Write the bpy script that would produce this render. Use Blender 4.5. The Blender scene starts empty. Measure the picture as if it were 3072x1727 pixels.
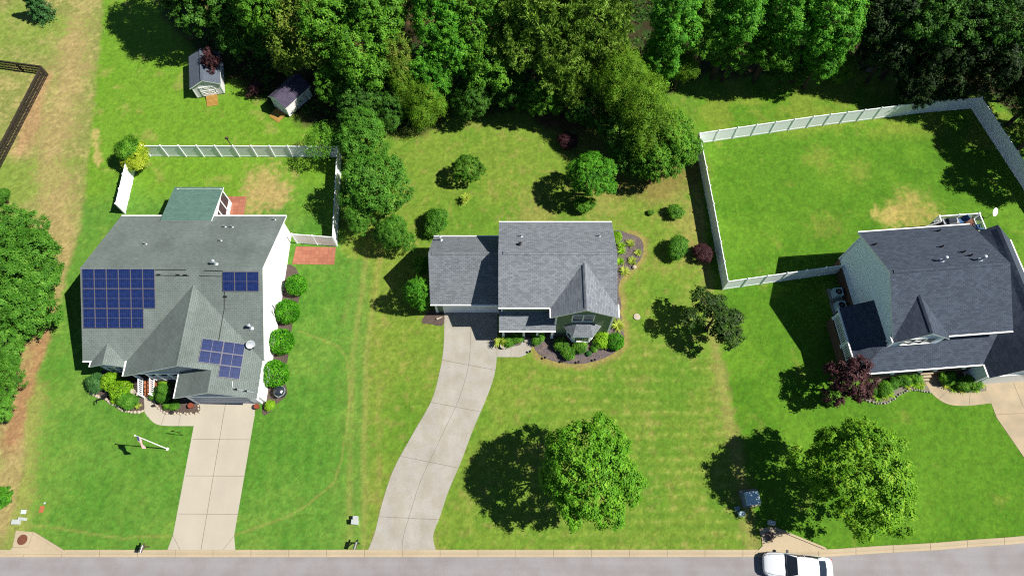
import bpy, math, random
import numpy as np
from mathutils import Vector

random.seed(7)
RNG = np.random.default_rng(7)
scene = bpy.context.scene
col = scene.collection
R = math.radians

# ------------------------------------------------------------------ camera geometry (surveyed from the aerial)
CAM_H, TILT, FOC = 57.0, R(24), 2048.0
CT, ST = math.cos(TILT), math.sin(TILT)

def G(px, py, z=0.0):
    """point of the place at height z seen at photograph position px, py"""
    u, v = px - 1536, py - 863.5
    d = (u, -v * CT + FOC * ST, -v * ST - FOC * CT)
    k = (CAM_H - z) / -d[2]
    return (d[0] * k, d[1] * k, z)

def D(dx, dy, z=0.0):
    return G(dx * 1.19255, dy * 1.19255, z)

def on_plane(px, py, p0, n):
    u, v = px - 1536, py - 863.5
    d = Vector((u, -v * CT + FOC * ST, -v * ST - FOC * CT))
    o = Vector((0, 0, CAM_H))
    t = (Vector(p0) - o).dot(n) / d.dot(n)
    return o + d * t

def zoomer(x0, y0, s):
    return lambda x, y, z=0.0: G(x0 + x * s, y0 + y * s, z)

# ------------------------------------------------------------------ tagging
def tag(o, label=None, cat=None, group=None, kind=None):
    if label: o['label'] = label
    if cat: o['category'] = cat
    if group: o['group'] = group
    if kind: o['kind'] = kind
    return o

def thing(name, label, cat, loc=(0, 0, 0), rot=0.0, group=None):
    o = bpy.data.objects.new(name, None)
    col.objects.link(o)
    o.location = loc
    o.rotation_euler = (0, 0, rot)
    o.empty_display_size = .3
    return tag(o, label, cat, group)

# ------------------------------------------------------------------ materials
GAIN = 2.2
def lin(c):
    c /= 255.0
    return c / 12.92 if c <= .04045 else ((c + .055) / 1.055) ** 2.4
def rgb(r, g, b, gain=GAIN):
    """real surface colour of something that shows as r,g,b in full sun"""
    return (min(lin(r) / gain, .86), min(lin(g) / gain, .86), min(lin(b) / gain, .86), 1)

def new_mat(name):
    m = bpy.data.materials.new(name)
    m.use_nodes = True
    nt = m.node_tree
    b = nt.nodes['Principled BSDF']
    b.inputs['Specular IOR Level'].default_value = .3
    return m, nt, b

def node(nt, kind, **kw):
    n = nt.nodes.new(kind)
    for k, v in kw.items():
        if k in n.inputs.keys(): n.inputs[k].default_value = v
        else: setattr(n, k, v)
    return n

def mult(nt, a, fac_socket, lo, hi):
    """colour socket a multiplied by a value running lo..hi with fac"""
    mr = node(nt, 'ShaderNodeMapRange')
    mr.inputs['To Min'].default_value = lo
    mr.inputs['To Max'].default_value = hi
    nt.links.new(fac_socket, mr.inputs['Value'])
    mx = node(nt, 'ShaderNodeMix', data_type='RGBA', blend_type='MULTIPLY')
    mx.inputs[0].default_value = 1
    nt.links.new(a, mx.inputs[6])
    nt.links.new(mr.outputs[0], mx.inputs[7])
    return mx.outputs[2]

def mk(name, c, rough=.8, var=.12, scale=4.0, var2=0.0, scale2=.4, bump=0.0, metal=0.0, spec=.3, coord='Object', c2=None):
    m, nt, b = new_mat(name)
    tc = node(nt, 'ShaderNodeTexCoord')
    n1 = node(nt, 'ShaderNodeTexNoise', Scale=scale, Detail=5.0)
    nt.links.new(tc.outputs[coord], n1.inputs['Vector'])
    base = node(nt, 'ShaderNodeRGB'); base.outputs[0].default_value = c
    s = base.outputs[0]
    if c2:
        n3 = node(nt, 'ShaderNodeTexNoise', Scale=scale2 * 1.7, Detail=4.0)
        nt.links.new(tc.outputs[coord], n3.inputs['Vector'])
        rp = node(nt, 'ShaderNodeValToRGB')
        rp.color_ramp.elements[0].position = .4; rp.color_ramp.elements[0].color = c
        rp.color_ramp.elements[1].position = .62; rp.color_ramp.elements[1].color = c2
        nt.links.new(n3.outputs[0], rp.inputs[0]); s = rp.outputs[0]
    if var: s = mult(nt, s, n1.outputs[0], 1 - var * 2, 1 + var * 2)
    if var2:
        n2 = node(nt, 'ShaderNodeTexNoise', Scale=scale2, Detail=3.0)
        nt.links.new(tc.outputs[coord], n2.inputs['Vector'])
        s = mult(nt, s, n2.outputs[0], 1 - var2 * 2, 1 + var2 * 2)
    nt.links.new(s, b.inputs['Base Color'])
    b.inputs['Roughness'].default_value = rough
    b.inputs['Metallic'].default_value = metal
    b.inputs['Specular IOR Level'].default_value = spec
    if bump:
        bp = node(nt, 'ShaderNodeBump', Strength=1.0, Distance=bump)
        nt.links.new(n1.outputs[0], bp.inputs['Height'])
        nt.links.new(bp.outputs[0], b.inputs['Normal'])
    return m

def mk_shingle(name, c1, c2, stain=.1, bw=.32, rh=.15, row=.0):
    m, nt, b = new_mat(name)
    tc = node(nt, 'ShaderNodeTexCoord')
    br = node(nt, 'ShaderNodeTexBrick', Scale=1.0)
    br.inputs['Brick Width'].default_value = bw
    br.inputs['Row Height'].default_value = rh
    br.inputs['Mortar Size'].default_value = .012
    br.inputs['Mortar Smooth'].default_value = .4
    br.inputs['Bias'].default_value = 0
    br.inputs['Color1'].default_value = c1
    br.inputs['Color2'].default_value = c2
    br.inputs['Mortar'].default_value = [v * .55 for v in c1[:3]] + [1]
    nt.links.new(tc.outputs['UV'], br.inputs['Vector'])
    n1 = node(nt, 'ShaderNodeTexNoise', Scale=2.2, Detail=6.0, Roughness=.7)
    n2 = node(nt, 'ShaderNodeTexNoise', Scale=.35, Detail=3.0)
    nt.links.new(tc.outputs['Object'], n1.inputs['Vector'])
    nt.links.new(tc.outputs['Object'], n2.inputs['Vector'])
    s = mult(nt, br.outputs[0], n1.outputs[0], .72, 1.28)
    s = mult(nt, s, n2.outputs[0], 1 - stain * 2, 1 + stain * 2)
    nt.links.new(s, b.inputs['Base Color'])
    b.inputs['Roughness'].default_value = .9
    bp = node(nt, 'ShaderNodeBump', Strength=.7, Distance=.012)
    nt.links.new(br.outputs[1], bp.inputs['Height']); bp.invert = True
    nt.links.new(bp.outputs[0], b.inputs['Normal'])
    return m

def mk_siding(name, c, lap=.18, rough=.6):
    m, nt, b = new_mat(name)
    tc = node(nt, 'ShaderNodeTexCoord')
    sp = node(nt, 'ShaderNodeSeparateXYZ'); nt.links.new(tc.outputs['Object'], sp.inputs[0])
    d = node(nt, 'ShaderNodeMath', operation='DIVIDE'); d.inputs[1].default_value = lap
    nt.links.new(sp.outputs[2], d.inputs[0])
    f = node(nt, 'ShaderNodeMath', operation='FRACT'); nt.links.new(d.outputs[0], f.inputs[0])
    n = node(nt, 'ShaderNodeTexNoise', Scale=1.3, Detail=4.0); nt.links.new(tc.outputs['Object'], n.inputs['Vector'])
    base = node(nt, 'ShaderNodeRGB'); base.outputs[0].default_value = c
    s = mult(nt, base.outputs[0], n.outputs[0], .93, 1.05)
    gt = node(nt, 'ShaderNodeMath', operation='GREATER_THAN'); gt.inputs[1].default_value = .9
    nt.links.new(f.outputs[0], gt.inputs[0])
    s = mult(nt, s, gt.outputs[0], 1.0, .84)
    nt.links.new(s, b.inputs['Base Color'])
    b.inputs['Roughness'].default_value = rough
    bp = node(nt, 'ShaderNodeBump', Strength=.5, Distance=.006); bp.invert = True
    nt.links.new(f.outputs[0], bp.inputs['Height']); nt.links.new(bp.outputs[0], b.inputs['Normal'])
    return m

def mk_brick(name, c1, c2, mortar, bw=.22, rh=.075, ms=.01, coord='UV', scale=1.0, offset=.5):
    m, nt, b = new_mat(name)
    tc = node(nt, 'ShaderNodeTexCoord')
    br = node(nt, 'ShaderNodeTexBrick', Scale=scale)
    br.offset = offset
    br.inputs['Brick Width'].default_value = bw
    br.inputs['Row Height'].default_value = rh
    br.inputs['Mortar Size'].default_value = ms
    br.inputs['Color1'].default_value = c1; br.inputs['Color2'].default_value = c2
    br.inputs['Mortar'].default_value = mortar
    nt.links.new(tc.outputs[coord], br.inputs['Vector'])
    n = node(nt, 'ShaderNodeTexNoise', Scale=1.5, Detail=6.0); nt.links.new(tc.outputs['Object'], n.inputs['Vector'])
    s = mult(nt, br.outputs[0], n.outputs[0], .8, 1.2)
    nt.links.new(s, b.inputs['Base Color']); b.inputs['Roughness'].default_value = .85
    return m

def mk_leaf(name, c1, c2, c3=None, transl=.25, rough=.55, patch=.25):
    """leaves: colour varies leaf by leaf and branch by branch"""
    m, nt, b = new_mat(name)
    geo = node(nt, 'ShaderNodeNewGeometry')
    rp = node(nt, 'ShaderNodeValToRGB')
    e = rp.color_ramp.elements
    e[0].position = .22; e[0].color = c1
    e[1].position = .62; e[1].color = c2
    if c3:
        x = e.new(.82); x.color = c3
    nb = node(nt, 'ShaderNodeTexNoise', Scale=1.5, Detail=2.0)
    nt.links.new(geo.outputs['Position'], nb.inputs['Vector'])
    m1 = node(nt, 'ShaderNodeMath', operation='MULTIPLY_ADD'); m1.inputs[1].default_value = .28
    nt.links.new(geo.outputs['Random Per Island'], m1.inputs[0])
    m2 = node(nt, 'ShaderNodeMath', operation='MULTIPLY_ADD'); m2.inputs[1].default_value = 1.1; m2.inputs[2].default_value = -.18
    nt.links.new(nb.outputs[0], m2.inputs[0]); nt.links.new(m2.outputs[0], m1.inputs[2])
    nt.links.new(m1.outputs[0], rp.inputs[0])
    n = node(nt, 'ShaderNodeTexNoise', Scale=.55, Detail=3.0)
    nt.links.new(geo.outputs['Position'], n.inputs['Vector'])
    s = mult(nt, rp.outputs[0], n.outputs[0], 1 - patch * 2, 1 + patch * 2)
    nt.links.new(s, b.inputs['Base Color'])
    b.inputs['Roughness'].default_value = rough
    b.inputs['Specular IOR Level'].default_value = .12
    tr = node(nt, 'ShaderNodeBsdfTranslucent'); nt.links.new(s, tr.inputs['Color'])
    mx = node(nt, 'ShaderNodeMixShader'); mx.inputs[0].default_value = transl
    nt.links.new(b.outputs[0], mx.inputs[1]); nt.links.new(tr.outputs[0], mx.inputs[2])
    nt.links.new(mx.outputs[0], nt.nodes['Material Output'].inputs['Surface'])
    return m

def mk_glass(name, c=(.02, .03, .04, 1)):
    m, nt, b = new_mat(name)
    tc = node(nt, 'ShaderNodeTexCoord')
    n = node(nt, 'ShaderNodeTexNoise', Scale=.9); nt.links.new(tc.outputs['Object'], n.inputs['Vector'])
    base = node(nt, 'ShaderNodeRGB'); base.outputs[0].default_value = c
    nt.links.new(mult(nt, base.outputs[0], n.outputs[0], .6, 1.5), b.inputs['Base Color'])
    b.inputs['Roughness'].default_value = .06; b.inputs['Specular IOR Level'].default_value = .8
    return m

M = {}
M['white'] = mk('white_vinyl', (.84, .86, .88, 1), rough=.45, var=.02)
M['whitepaint'] = mk('white_paint', (.8, .8, .78, 1), rough=.5, var=.03)
M['sidA'] = mk_siding('white_siding', (.80, .79, .76, 1))
M['sidAshade'] = mk_siding('shaded_front_siding', (.36, .38, .42, 1))  # white siding greyed, the shade of the front put into its colour
M['sidB'] = mk_siding('sage_siding', (.155, .20, .125, 1), lap=.2)
M['sidC'] = mk_siding('pale_blue_siding', (.74, .81, .93, 1), lap=.16)
M['shA'] = mk_shingle('green_grey_shingle', rgb(139, 153, 147), rgb(150, 163, 157), stain=.17, bw=.3)
M['shS'] = mk_shingle('sunroom_green_shingle', rgb(108, 148, 134), rgb(122, 162, 148), stain=.06)
M['shB'] = mk_shingle('grey_shingle', rgb(142, 149, 157), rgb(170, 177, 185), stain=.05, bw=.34, rh=.16)
M['shC'] = mk_shingle('charcoal_shingle', rgb(76, 87, 104), rgb(96, 108, 127), stain=.06, bw=.34, rh=.16)
M['shShed'] = mk_shingle('slate_shed_shingle', rgb(112, 124, 140), rgb(124, 136, 152), stain=.04, bw=.3)
M['shShed2'] = mk_shingle('plum_shed_shingle', rgb(92, 84, 108), rgb(106, 98, 122), stain=.05, bw=.3)
M['glass'] = mk_glass('window_glass')
M['glassC'] = mk_glass('car_glass', (.012, .016, .022, 1))
M['dark'] = mk('black_plastic', (.012, .012, .014, 1), rough=.5, var=.1)
M['iron'] = mk('black_iron', (.015, .015, .016, 1), rough=.45, metal=.3, var=.1)
M['grey'] = mk('grey_metal', (.32, .34, .36, 1), rough=.4, metal=.4, var=.08)
M['galv'] = mk('galvanised_metal', (.5, .53, .56, 1), rough=.4, metal=.5, var=.06)
M['conA'] = mk('pale_concrete', rgb(226, 216, 196), rough=.9, var=.04, scale=30, var2=.05, scale2=.5)
M['conB'] = mk('weathered_concrete', rgb(212, 207, 196), rough=.9, var=.08, scale=7, var2=.07, scale2=.55, bump=.004, c2=rgb(204, 196, 180))
M['conC'] = mk('tan_concrete', rgb(222, 200, 166), rough=.9, var=.05, scale=12, var2=.1, scale2=.5, c2=rgb(206, 190, 160))
M['kerb'] = mk('kerb_concrete', rgb(226, 206, 172), rough=.9, var=.06, scale=7, var2=.07, scale2=.5)
M['joint'] = mk('joint_line', rgb(150, 138, 118), rough=.95, var=.15, scale=10)
M['jointB'] = mk('dark_joint_line', rgb(150, 140, 128), rough=.95, var=.15, scale=10)
M['asph'] = mk('worn_asphalt', rgb(184, 180, 182), rough=.92, var=.14, scale=16, var2=.05, scale2=.35, bump=.006, c2=rgb(176, 169, 168))
M['mulch'] = mk('dark_mulch', rgb(124, 113, 117), rough=.95, var=.45, scale=9, var2=.15, scale2=1.2, bump=.06, c2=rgb(140, 124, 116))
M['mulchA'] = mk('brown_mulch', rgb(114, 98, 90), rough=.95, var=.4, scale=9, var2=.1, scale2=1.2, bump=.04)
M['gravel'] = mk('pea_gravel', rgb(158, 152, 134), rough=.95, var=.25, scale=24, bump=.04)
M['stone'] = mk('white_stone', rgb(228, 214, 190), rough=.9, var=.12, scale=6)
M['paver'] = mk_brick('terracotta_paver', rgb(212, 140, 110), rgb(196, 122, 96), rgb(160, 110, 90), bw=.4, rh=.4, ms=.012, offset=0)
M['brick'] = mk_brick('brown_brick', rgb(140, 100, 76), rgb(116, 80, 62), rgb(160, 140, 120))
M['brickstep'] = mk('orange_brick', rgb(214, 130, 84), rough=.85, var=.12, scale=9)
M['woodramp'] = mk_brick('pine_planks', rgb(222, 176, 92), rgb(206, 158, 76), rgb(120, 86, 40), bw=5, rh=.14, ms=.012)
M['fencewood'] = mk('dark_stained_wood', rgb(72, 64, 50), rough=.9, var=.25, scale=3)
M['bark'] = mk('bark', rgb(110, 92, 74), rough=.95, var=.25, scale=5, bump=.03)
M['pot'] = mk('terracotta_pot', rgb(170, 84, 60), rough=.8, var=.1)
M['soil'] = mk('potting_soil', rgb(90, 60, 50), rough=.95, var=.3, scale=12)
M['carwhite'] = mk('white_car_paint', (.56, .58, .61, 1), rough=.25, var=0, spec=.5)
M['tyre'] = mk('tyre_rubber', (.02, .02, .02, 1), rough=.85)
M['lamp'] = mk('lamp_glass', (.55, .6, .66, 1), rough=.15, spec=.6, var=.05)
M['redlamp'] = mk('red_lamp', (.35, .02, .02, 1), rough=.2, var=.05)
M['bluefab'] = mk('blue_cushion', rgb(84, 124, 176), rough=.9, var=.1)
M['woodtable'] = mk_brick('table_slats', rgb(186, 128, 100), rgb(168, 112, 88), rgb(70, 44, 34), bw=5, rh=.11, ms=.015)
M['blackgrill'] = mk('grill_enamel', rgb(52, 60, 74), rough=.35, var=.1, spec=.5)
M['rust'] = mk('rusty_lid', rgb(142, 88, 66), rough=.9, var=.2, scale=8)
M['lidgrey'] = mk('worn_lid', rgb(168, 138, 118), rough=.9, var=.15, scale=8)
M['xfgreen'] = mk('utility_green', (.20, .27, .28, 1), rough=.5, var=.06)
M['xflid'] = mk('utility_pale_lid', (.42, .55, .56, 1), rough=.6, var=.06)
M['pedestal'] = mk('utility_white', rgb(226, 234, 230), rough=.6, var=.05)
M['driftwood'] = mk('grey_driftwood', rgb(176, 160, 140), rough=.95, var=.2, scale=6)
M['silver'] = mk('silver_box', rgb(150, 150, 150), rough=.4, metal=.4, var=.08)

def streak(m, scale=(.05, 1.3, 1), lo=.88, hi=1.1):
    nt = m.node_tree; b = nt.nodes['Principled BSDF']
    src = b.inputs['Base Color'].links[0].from_socket
    tc = node(nt, 'ShaderNodeTexCoord'); mp = node(nt, 'ShaderNodeMapping'); mp.inputs['Scale'].default_value = scale
    nt.links.new(tc.outputs['Object'], mp.inputs[0])
    n = node(nt, 'ShaderNodeTexNoise', Scale=1.0, Detail=5.0); nt.links.new(mp.outputs[0], n.inputs['Vector'])
    nt.links.new(mult(nt, src, n.outputs[0], 2 * lo - 1, 2 * hi - 1), b.inputs['Base Color'])
streak(M['asph'], lo=.90, hi=1.10)
streak(M['shA'], (.5, .12, .2), .84, 1.14)
streak(M['conA'], (.7, .12, 1), .95, 1.05)
streak(M['conB'], (.8, .25, 1), .90, 1.08)
def mk_panel():
    m, nt, b = new_mat('solar_cells')
    tc = node(nt, 'ShaderNodeTexCoord')
    br = node(nt, 'ShaderNodeTexBrick', Scale=1.0); br.offset = 0
    br.inputs['Brick Width'].default_value = .158; br.inputs['Row Height'].default_value = .158
    br.inputs['Mortar Size'].default_value = .006
    br.inputs['Color1'].default_value = (.005, .012, .06, 1); br.inputs['Color2'].default_value = (.009, .024, .105, 1)
    br.inputs['Mortar'].default_value = (.035, .05, .11, 1)
    nt.links.new(tc.outputs['UV'], br.inputs['Vector'])
    nt.links.new(br.outputs[0], b.inputs['Base Color'])
    b.inputs['Roughness'].default_value = .25; b.inputs['Specular IOR Level'].default_value = .5
    return m
M['cells'] = mk_panel()
M['panelframe'] = mk('panel_frame', rgb(160, 154, 160), rough=.4, metal=.3, var=.03)

def mk_flag():
    m, nt, b = new_mat('striped_flag_cloth')
    tc = node(nt, 'ShaderNodeTexCoord')
    sp = node(nt, 'ShaderNodeSeparateXYZ'); nt.links.new(tc.outputs['UV'], sp.inputs[0])
    a = node(nt, 'ShaderNodeMath', operation='MULTIPLY'); a.inputs[1].default_value = 6.5; nt.links.new(sp.outputs[1], a.inputs[0])
    f = node(nt, 'ShaderNodeMath', operation='FRACT'); nt.links.new(a.outputs[0], f.inputs[0])
    g = node(nt, 'ShaderNodeMath', operation='GREATER_THAN'); g.inputs[1].default_value = .5; nt.links.new(f.outputs[0], g.inputs[0])
    mx = node(nt, 'ShaderNodeMix', data_type='RGBA'); nt.links.new(g.outputs[0], mx.inputs[0])
    mx.inputs[6].default_value = (.45, .06, .07, 1); mx.inputs[7].default_value = (.8, .8, .8, 1)
    u = node(nt, 'ShaderNodeMath', operation='LESS_THAN'); u.inputs[1].default_value = .4; nt.links.new(sp.outputs[0], u.inputs[0])
    v = node(nt, 'ShaderNodeMath', operation='GREATER_THAN'); v.inputs[1].default_value = .46; nt.links.new(sp.outputs[1], v.inputs[0])
    w = node(nt, 'ShaderNodeMath', operation='MULTIPLY'); nt.links.new(u.outputs[0], w.inputs[0]); nt.links.new(v.outputs[0], w.inputs[1])
    m2 = node(nt, 'ShaderNodeMix', data_type='RGBA'); nt.links.new(w.outputs[0], m2.inputs[0])
    nt.links.new(mx.outputs[2], m2.inputs[6]); m2.inputs[7].default_value = (.03, .04, .15, 1)
    nt.links.new(m2.outputs[2], b.inputs['Base Color']); b.inputs['Roughness'].default_value = .8
    return m
M['flag'] = mk_flag()

LG = 1.15
L = {
 'maple':  mk_leaf('maple_leaves', rgb(62, 116, 18, LG), rgb(106, 164, 38, LG), rgb(148, 190, 64, LG), .25, patch=.12),
 'maple2': mk_leaf('gold_tipped_maple_leaves', rgb(64, 114, 16, LG), rgb(114, 164, 36, LG), rgb(160, 190, 62, LG), .25, patch=.13),
 'broad':  mk_leaf('broad_leaves', rgb(50, 96, 20, LG), rgb(92, 146, 36, LG), rgb(132, 174, 60, LG), .22, patch=.25),
 'bright': mk_leaf('bright_leaves', rgb(44, 104, 20, LG), rgb(90, 158, 38, LG), rgb(140, 190, 70, LG), .28, patch=.25),
 'olive':  mk_leaf('olive_leaves', rgb(62, 92, 22, LG), rgb(108, 136, 42, LG), rgb(158, 150, 70, LG), .2, patch=.3),
 'feather':mk_leaf('feathery_leaves', rgb(60, 104, 18, LG), rgb(108, 150, 34, LG), rgb(140, 166, 60, LG), .25, patch=.25),
 'pine':   mk_leaf('pine_needles', rgb(74, 112, 32, LG), rgb(124, 160, 56, LG), rgb(150, 178, 76, LG), .2, patch=.25),
 'dark':   mk_leaf('dark_leaves', rgb(36, 70, 20, LG), rgb(66, 112, 32, LG), rgb(96, 142, 50, LG), .18, patch=.22),
 'shadegreen': mk_leaf('shade_darkened_leaves', rgb(18, 34, 12, LG), rgb(36, 60, 20, LG), rgb(58, 88, 34, LG), .08, patch=.3),  # shade over the right hand wood put into the leaf colour
 'spruce': mk_leaf('spruce_needles', rgb(36, 74, 32, LG), rgb(66, 112, 56, LG), rgb(90, 136, 76, LG), .12, patch=.2),
 'plum':   mk_leaf('plum_leaves', rgb(46, 26, 30, LG), rgb(82, 50, 54, LG), rgb(112, 78, 76, LG), .2, patch=.25),
 'bronze': mk_leaf('bronze_leaves', rgb(28, 50, 17, LG), rgb(56, 84, 29, LG), rgb(86, 106, 44, LG), .15, patch=.25),
 'box':    mk_leaf('boxwood_leaves', rgb(44, 110, 14, LG), rgb(86, 160, 30, LG), rgb(120, 186, 50, LG), .25, patch=.12),
 'lime':   mk_leaf('lime_leaves', rgb(84, 136, 18, LG), rgb(140, 190, 40, LG), rgb(180, 214, 70, LG), .3, patch=.15),
 'gold':   mk_leaf('gold_leaves', rgb(104, 136, 24, LG), rgb(176, 196, 52, LG), rgb(222, 224, 100, LG), .3, patch=.15),
 'hedge':  mk_leaf('hedge_leaves', rgb(48, 96, 22, LG), rgb(84, 138, 40, LG), rgb(116, 164, 62, LG), .25, patch=.2),
 'sage':   mk_leaf('sage_leaves', rgb(40, 84, 40, LG), rgb(78, 124, 62, LG), rgb(110, 150, 90, LG), .2, patch=.2),
 'bed':    mk_leaf('bed_shrub_leaves', rgb(48, 92, 22, LG), rgb(92, 144, 40, LG), rgb(136, 176, 70, LG), .22, patch=.2),
 'strap':  mk_leaf('strap_leaves', rgb(96, 128, 36, LG), rgb(166, 184, 66, LG), rgb(206, 206, 110, LG), .3, patch=.1),
}

# ------------------------------------------------------------------ mesh builder
class MB:
    def __init__(self):
        self.v, self.f, self.m, self.uv = [], [], [], []
    def add(self, verts, faces, m=0, uvs=None):
        o = len(self.v)
        self.v += [tuple(p) for p in verts]
        for i, f in enumerate(faces):
            self.f.append([a + o for a in f]); self.m.append(m)
            self.uv.append(uvs[i] if uvs else None)
        return self
    def box(self, c, s, m=0, rot=0.0):
        x, y, z = (a / 2 for a in s)
        cr, sr = math.cos(rot), math.sin(rot)
        vs = []
        for dz in (-z, z):
            for dx, dy in ((-x, -y), (x, -y), (x, y), (-x, y)):
                vs.append((c[0] + dx * cr - dy * sr, c[1] + dx * sr + dy * cr, c[2] + dz))
        return self.add(vs, [(3, 2, 1, 0), (4, 5, 6, 7), (0, 1, 5, 4), (1, 2, 6, 5), (2, 3, 7, 6), (3, 0, 4, 7)], m)
    def bbox(self, x0, x1, y0, y1, z0, z1, m=0):
        return self.box(((x0 + x1) / 2, (y0 + y1) / 2, (z0 + z1) / 2), (x1 - x0, y1 - y0, z1 - z0), m)
    def beam(self, a, b, w, h, m=0):
        """rectangular bar from a to b, h measured along the vertical-ish normal"""
        a, b = Vector(a), Vector(b); d = (b - a).normalized()
        up = Vector((0, 0, 1)) if abs(d.z) < .95 else Vector((0, 1, 0))
        s = d.cross(up).normalized(); n = s.cross(d)
        vs = []
        for p in (a, b):
            for i, j in ((-1, -1), (1, -1), (1, 1), (-1, 1)):
                vs.append(p + s * (i * w / 2) + n * (j * h / 2))
        return self.add(vs, [(3, 2, 1, 0), (4, 5, 6, 7), (0, 1, 5, 4), (1, 2, 6, 5), (2, 3, 7, 6), (3, 0, 4, 7)], m)
    def tube(self, pts, rad, n=8, m=0, cap=True):
        pts = [Vector(p) for p in pts]
        if not isinstance(rad, (list, tuple)): rad = [rad] * len(pts)
        vs = []
        for i, p in enumerate(pts):
            d = (pts[min(i + 1, len(pts) - 1)] - pts[max(i - 1, 0)]).normalized()
            a = d.cross(Vector((.3, .9, .1))); 
            if a.length < .1: a = d.cross(Vector((1, 0, 0)))
            a.normalize(); b = d.cross(a)
            for k in range(n):
                t = 2 * math.pi * k / n
                vs.append(p + a * (math.cos(t) * rad[i]) + b * (math.sin(t) * rad[i]))
        fs = []
        for i in range(len(pts) - 1):
            for k in range(n):
                k2 = (k + 1) % n
                fs.append((i * n + k, i * n + k2, (i + 1) * n + k2, (i + 1) * n + k))
        if cap:
            fs.append(tuple(range(n))[::-1]); fs.append(tuple((len(pts) - 1) * n + k for k in range(n)))
        return self.add(vs, fs, m)
    def lathe(self, prof, c=(0, 0, 0), n=20, m=0):
        vs = []
        for r, z in prof:
            for k in range(n):
                t = 2 * math.pi * k / n
                vs.append((c[0] + r * math.cos(t), c[1] + r * math.sin(t), c[2] + z))
        fs = []
        for i in range(len(prof) - 1):
            for k in range(n):
                k2 = (k + 1) % n
                fs.append((i * n + k, i * n + k2, (i + 1) * n + k2, (i + 1) * n + k))
        fs.append(tuple(range(n))[::-1]); fs.append(tuple((len(prof) - 1) * n + k for k in range(n)))
        return self.add(vs, fs, m)
    def slab(self, pts, t, m=0, ms=1, uv=True):
        """planar polygon (any slope) with thickness t straight down; uv in metres along the slope"""
        pts = [Vector(p) for p in pts]
        nrm = Vector((0, 0, 0))
        for i in range(len(pts)):
            a, b = pts[i], pts[(i + 1) % len(pts)]
            nrm += Vector(((a.y - b.y) * (a.z + b.z), (a.z - b.z) * (a.x + b.x), (a.x - b.x) * (a.y + b.y)))
        nrm.normalize()
        if nrm.z < 0: pts.reverse(); nrm = -nrm
        h = Vector((0, 0, 1)).cross(nrm)
        h = h.normalized() if h.length > 1e-4 else Vector((1, 0, 0))
        s = nrm.cross(h)
        u = [(p.dot(h) + 50, p.dot(s) + 50) for p in pts]
        n = len(pts)
        self.add(pts, [tuple(range(n))], m, [u])
        low = [p - Vector((0, 0, t)) for p in pts]
        self.add(low, [tuple(range(n))[::-1]], ms)
        for i in range(n):
            j = (i + 1) % n
            self.add([pts[i], low[i], low[j], pts[j]], [(0, 1, 2, 3)], ms)
        return self
    def prism_x(self, prof, x0, x1, m=0):
        """profile of (y, z) swept along x"""
        n = len(prof)
        vs = [(x0, y, z) for y, z in prof] + [(x1, y, z) for y, z in prof]
        fs = [tuple(range(n)), tuple(range(n, 2 * n))[::-1]]
        for i in range(n):
            j = (i + 1) % n; fs.append((i, i + n, j + n, j))
        return self.add(vs, fs, m)
    def prism_y(self, prof, y0, y1, m=0):
        n = len(prof)
        vs = [(x, y0, z) for x, z in prof] + [(x, y1, z) for x, z in prof]
        fs = [tuple(range(n)), tuple(range(n, 2 * n))[::-1]]
        for i in range(n):
            j = (i + 1) % n; fs.append((i, i + n, j + n, j))
        return self.add(vs, fs, m)
    def build(self, name, mats, parent=None, smooth=False, off=None):
        me = bpy.data.meshes.new(name)
        o = off or (0, 0, 0)
        me.from_pydata([(p[0] - o[0], p[1] - o[1], p[2] - o[2]) for p in self.v], [], self.f)
        if not isinstance(mats, (list, tuple)): mats = [mats]
        for mm in mats: me.materials.append(mm)
        me.polygons.foreach_set('material_index', self.m)
        lay = me.uv_layers.new(name='UVMap')
        for p, uv in zip(me.polygons, self.uv):
            if uv is None:
                n = p.normal
                for li in p.loop_indices:
                    c = me.vertices[me.loops[li].vertex_index].co
                    lay.data[li].uv = (c.x + 50, c.y + 50) if abs(n.z) > .7 else ((c.x + 50, c.z + 50) if abs(n.y) > abs(n.x) else (c.y + 50, c.z + 50))
            else:
                for li, q in zip(p.loop_indices, uv): lay.data[li].uv = q
        import bmesh
        bm = bmesh.new(); bm.from_mesh(me); bmesh.ops.recalc_face_normals(bm, faces=bm.faces); bm.to_mesh(me); bm.free()
        if smooth: me.polygons.foreach_set('use_smooth', [True] * len(me.polygons))
        ob = bpy.data.objects.new(name, me); col.objects.link(ob)
        if parent: ob.parent = parent
        return ob

def copy_tree(o, parent=None):
    c = o.copy(); col.objects.link(c)
    if parent: c.parent = parent
    for ch in list(o.children): copy_tree(ch, c)
    return c

def quad_mesh(name, verts, quads, mat):
    """verts (n,3), quads (m,4) as arrays"""
    me = bpy.data.meshes.new(name)
    nv, nq = len(verts), len(quads)
    me.vertices.add(nv); me.vertices.foreach_set('co', np.asarray(verts, np.float32).ravel())
    me.loops.add(nq * 4); me.loops.foreach_set('vertex_index', np.asarray(quads, np.int32).ravel())
    me.polygons.add(nq)
    me.polygons.foreach_set('loop_start', np.arange(0, nq * 4, 4, dtype=np.int32))
    me.materials.append(mat); me.update(calc_edges=True)
    return me
Z7 = zoomer(0, 1200, .42702)
ZA = zoomer(240, 1050, .16575)
ZD = zoomer(2460, 960, .23758)
ZC = zoomer(1470, 880, .16693)
Z8 = zoomer(2000, 1200, .41615)
Z2 = zoomer(1120, 620, .34525)
Z1 = zoomer(200, 540, .5111)
Z3 = zoomer(2360, 600, .4558)
Z4 = zoomer(540, 140, .16304)

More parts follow.
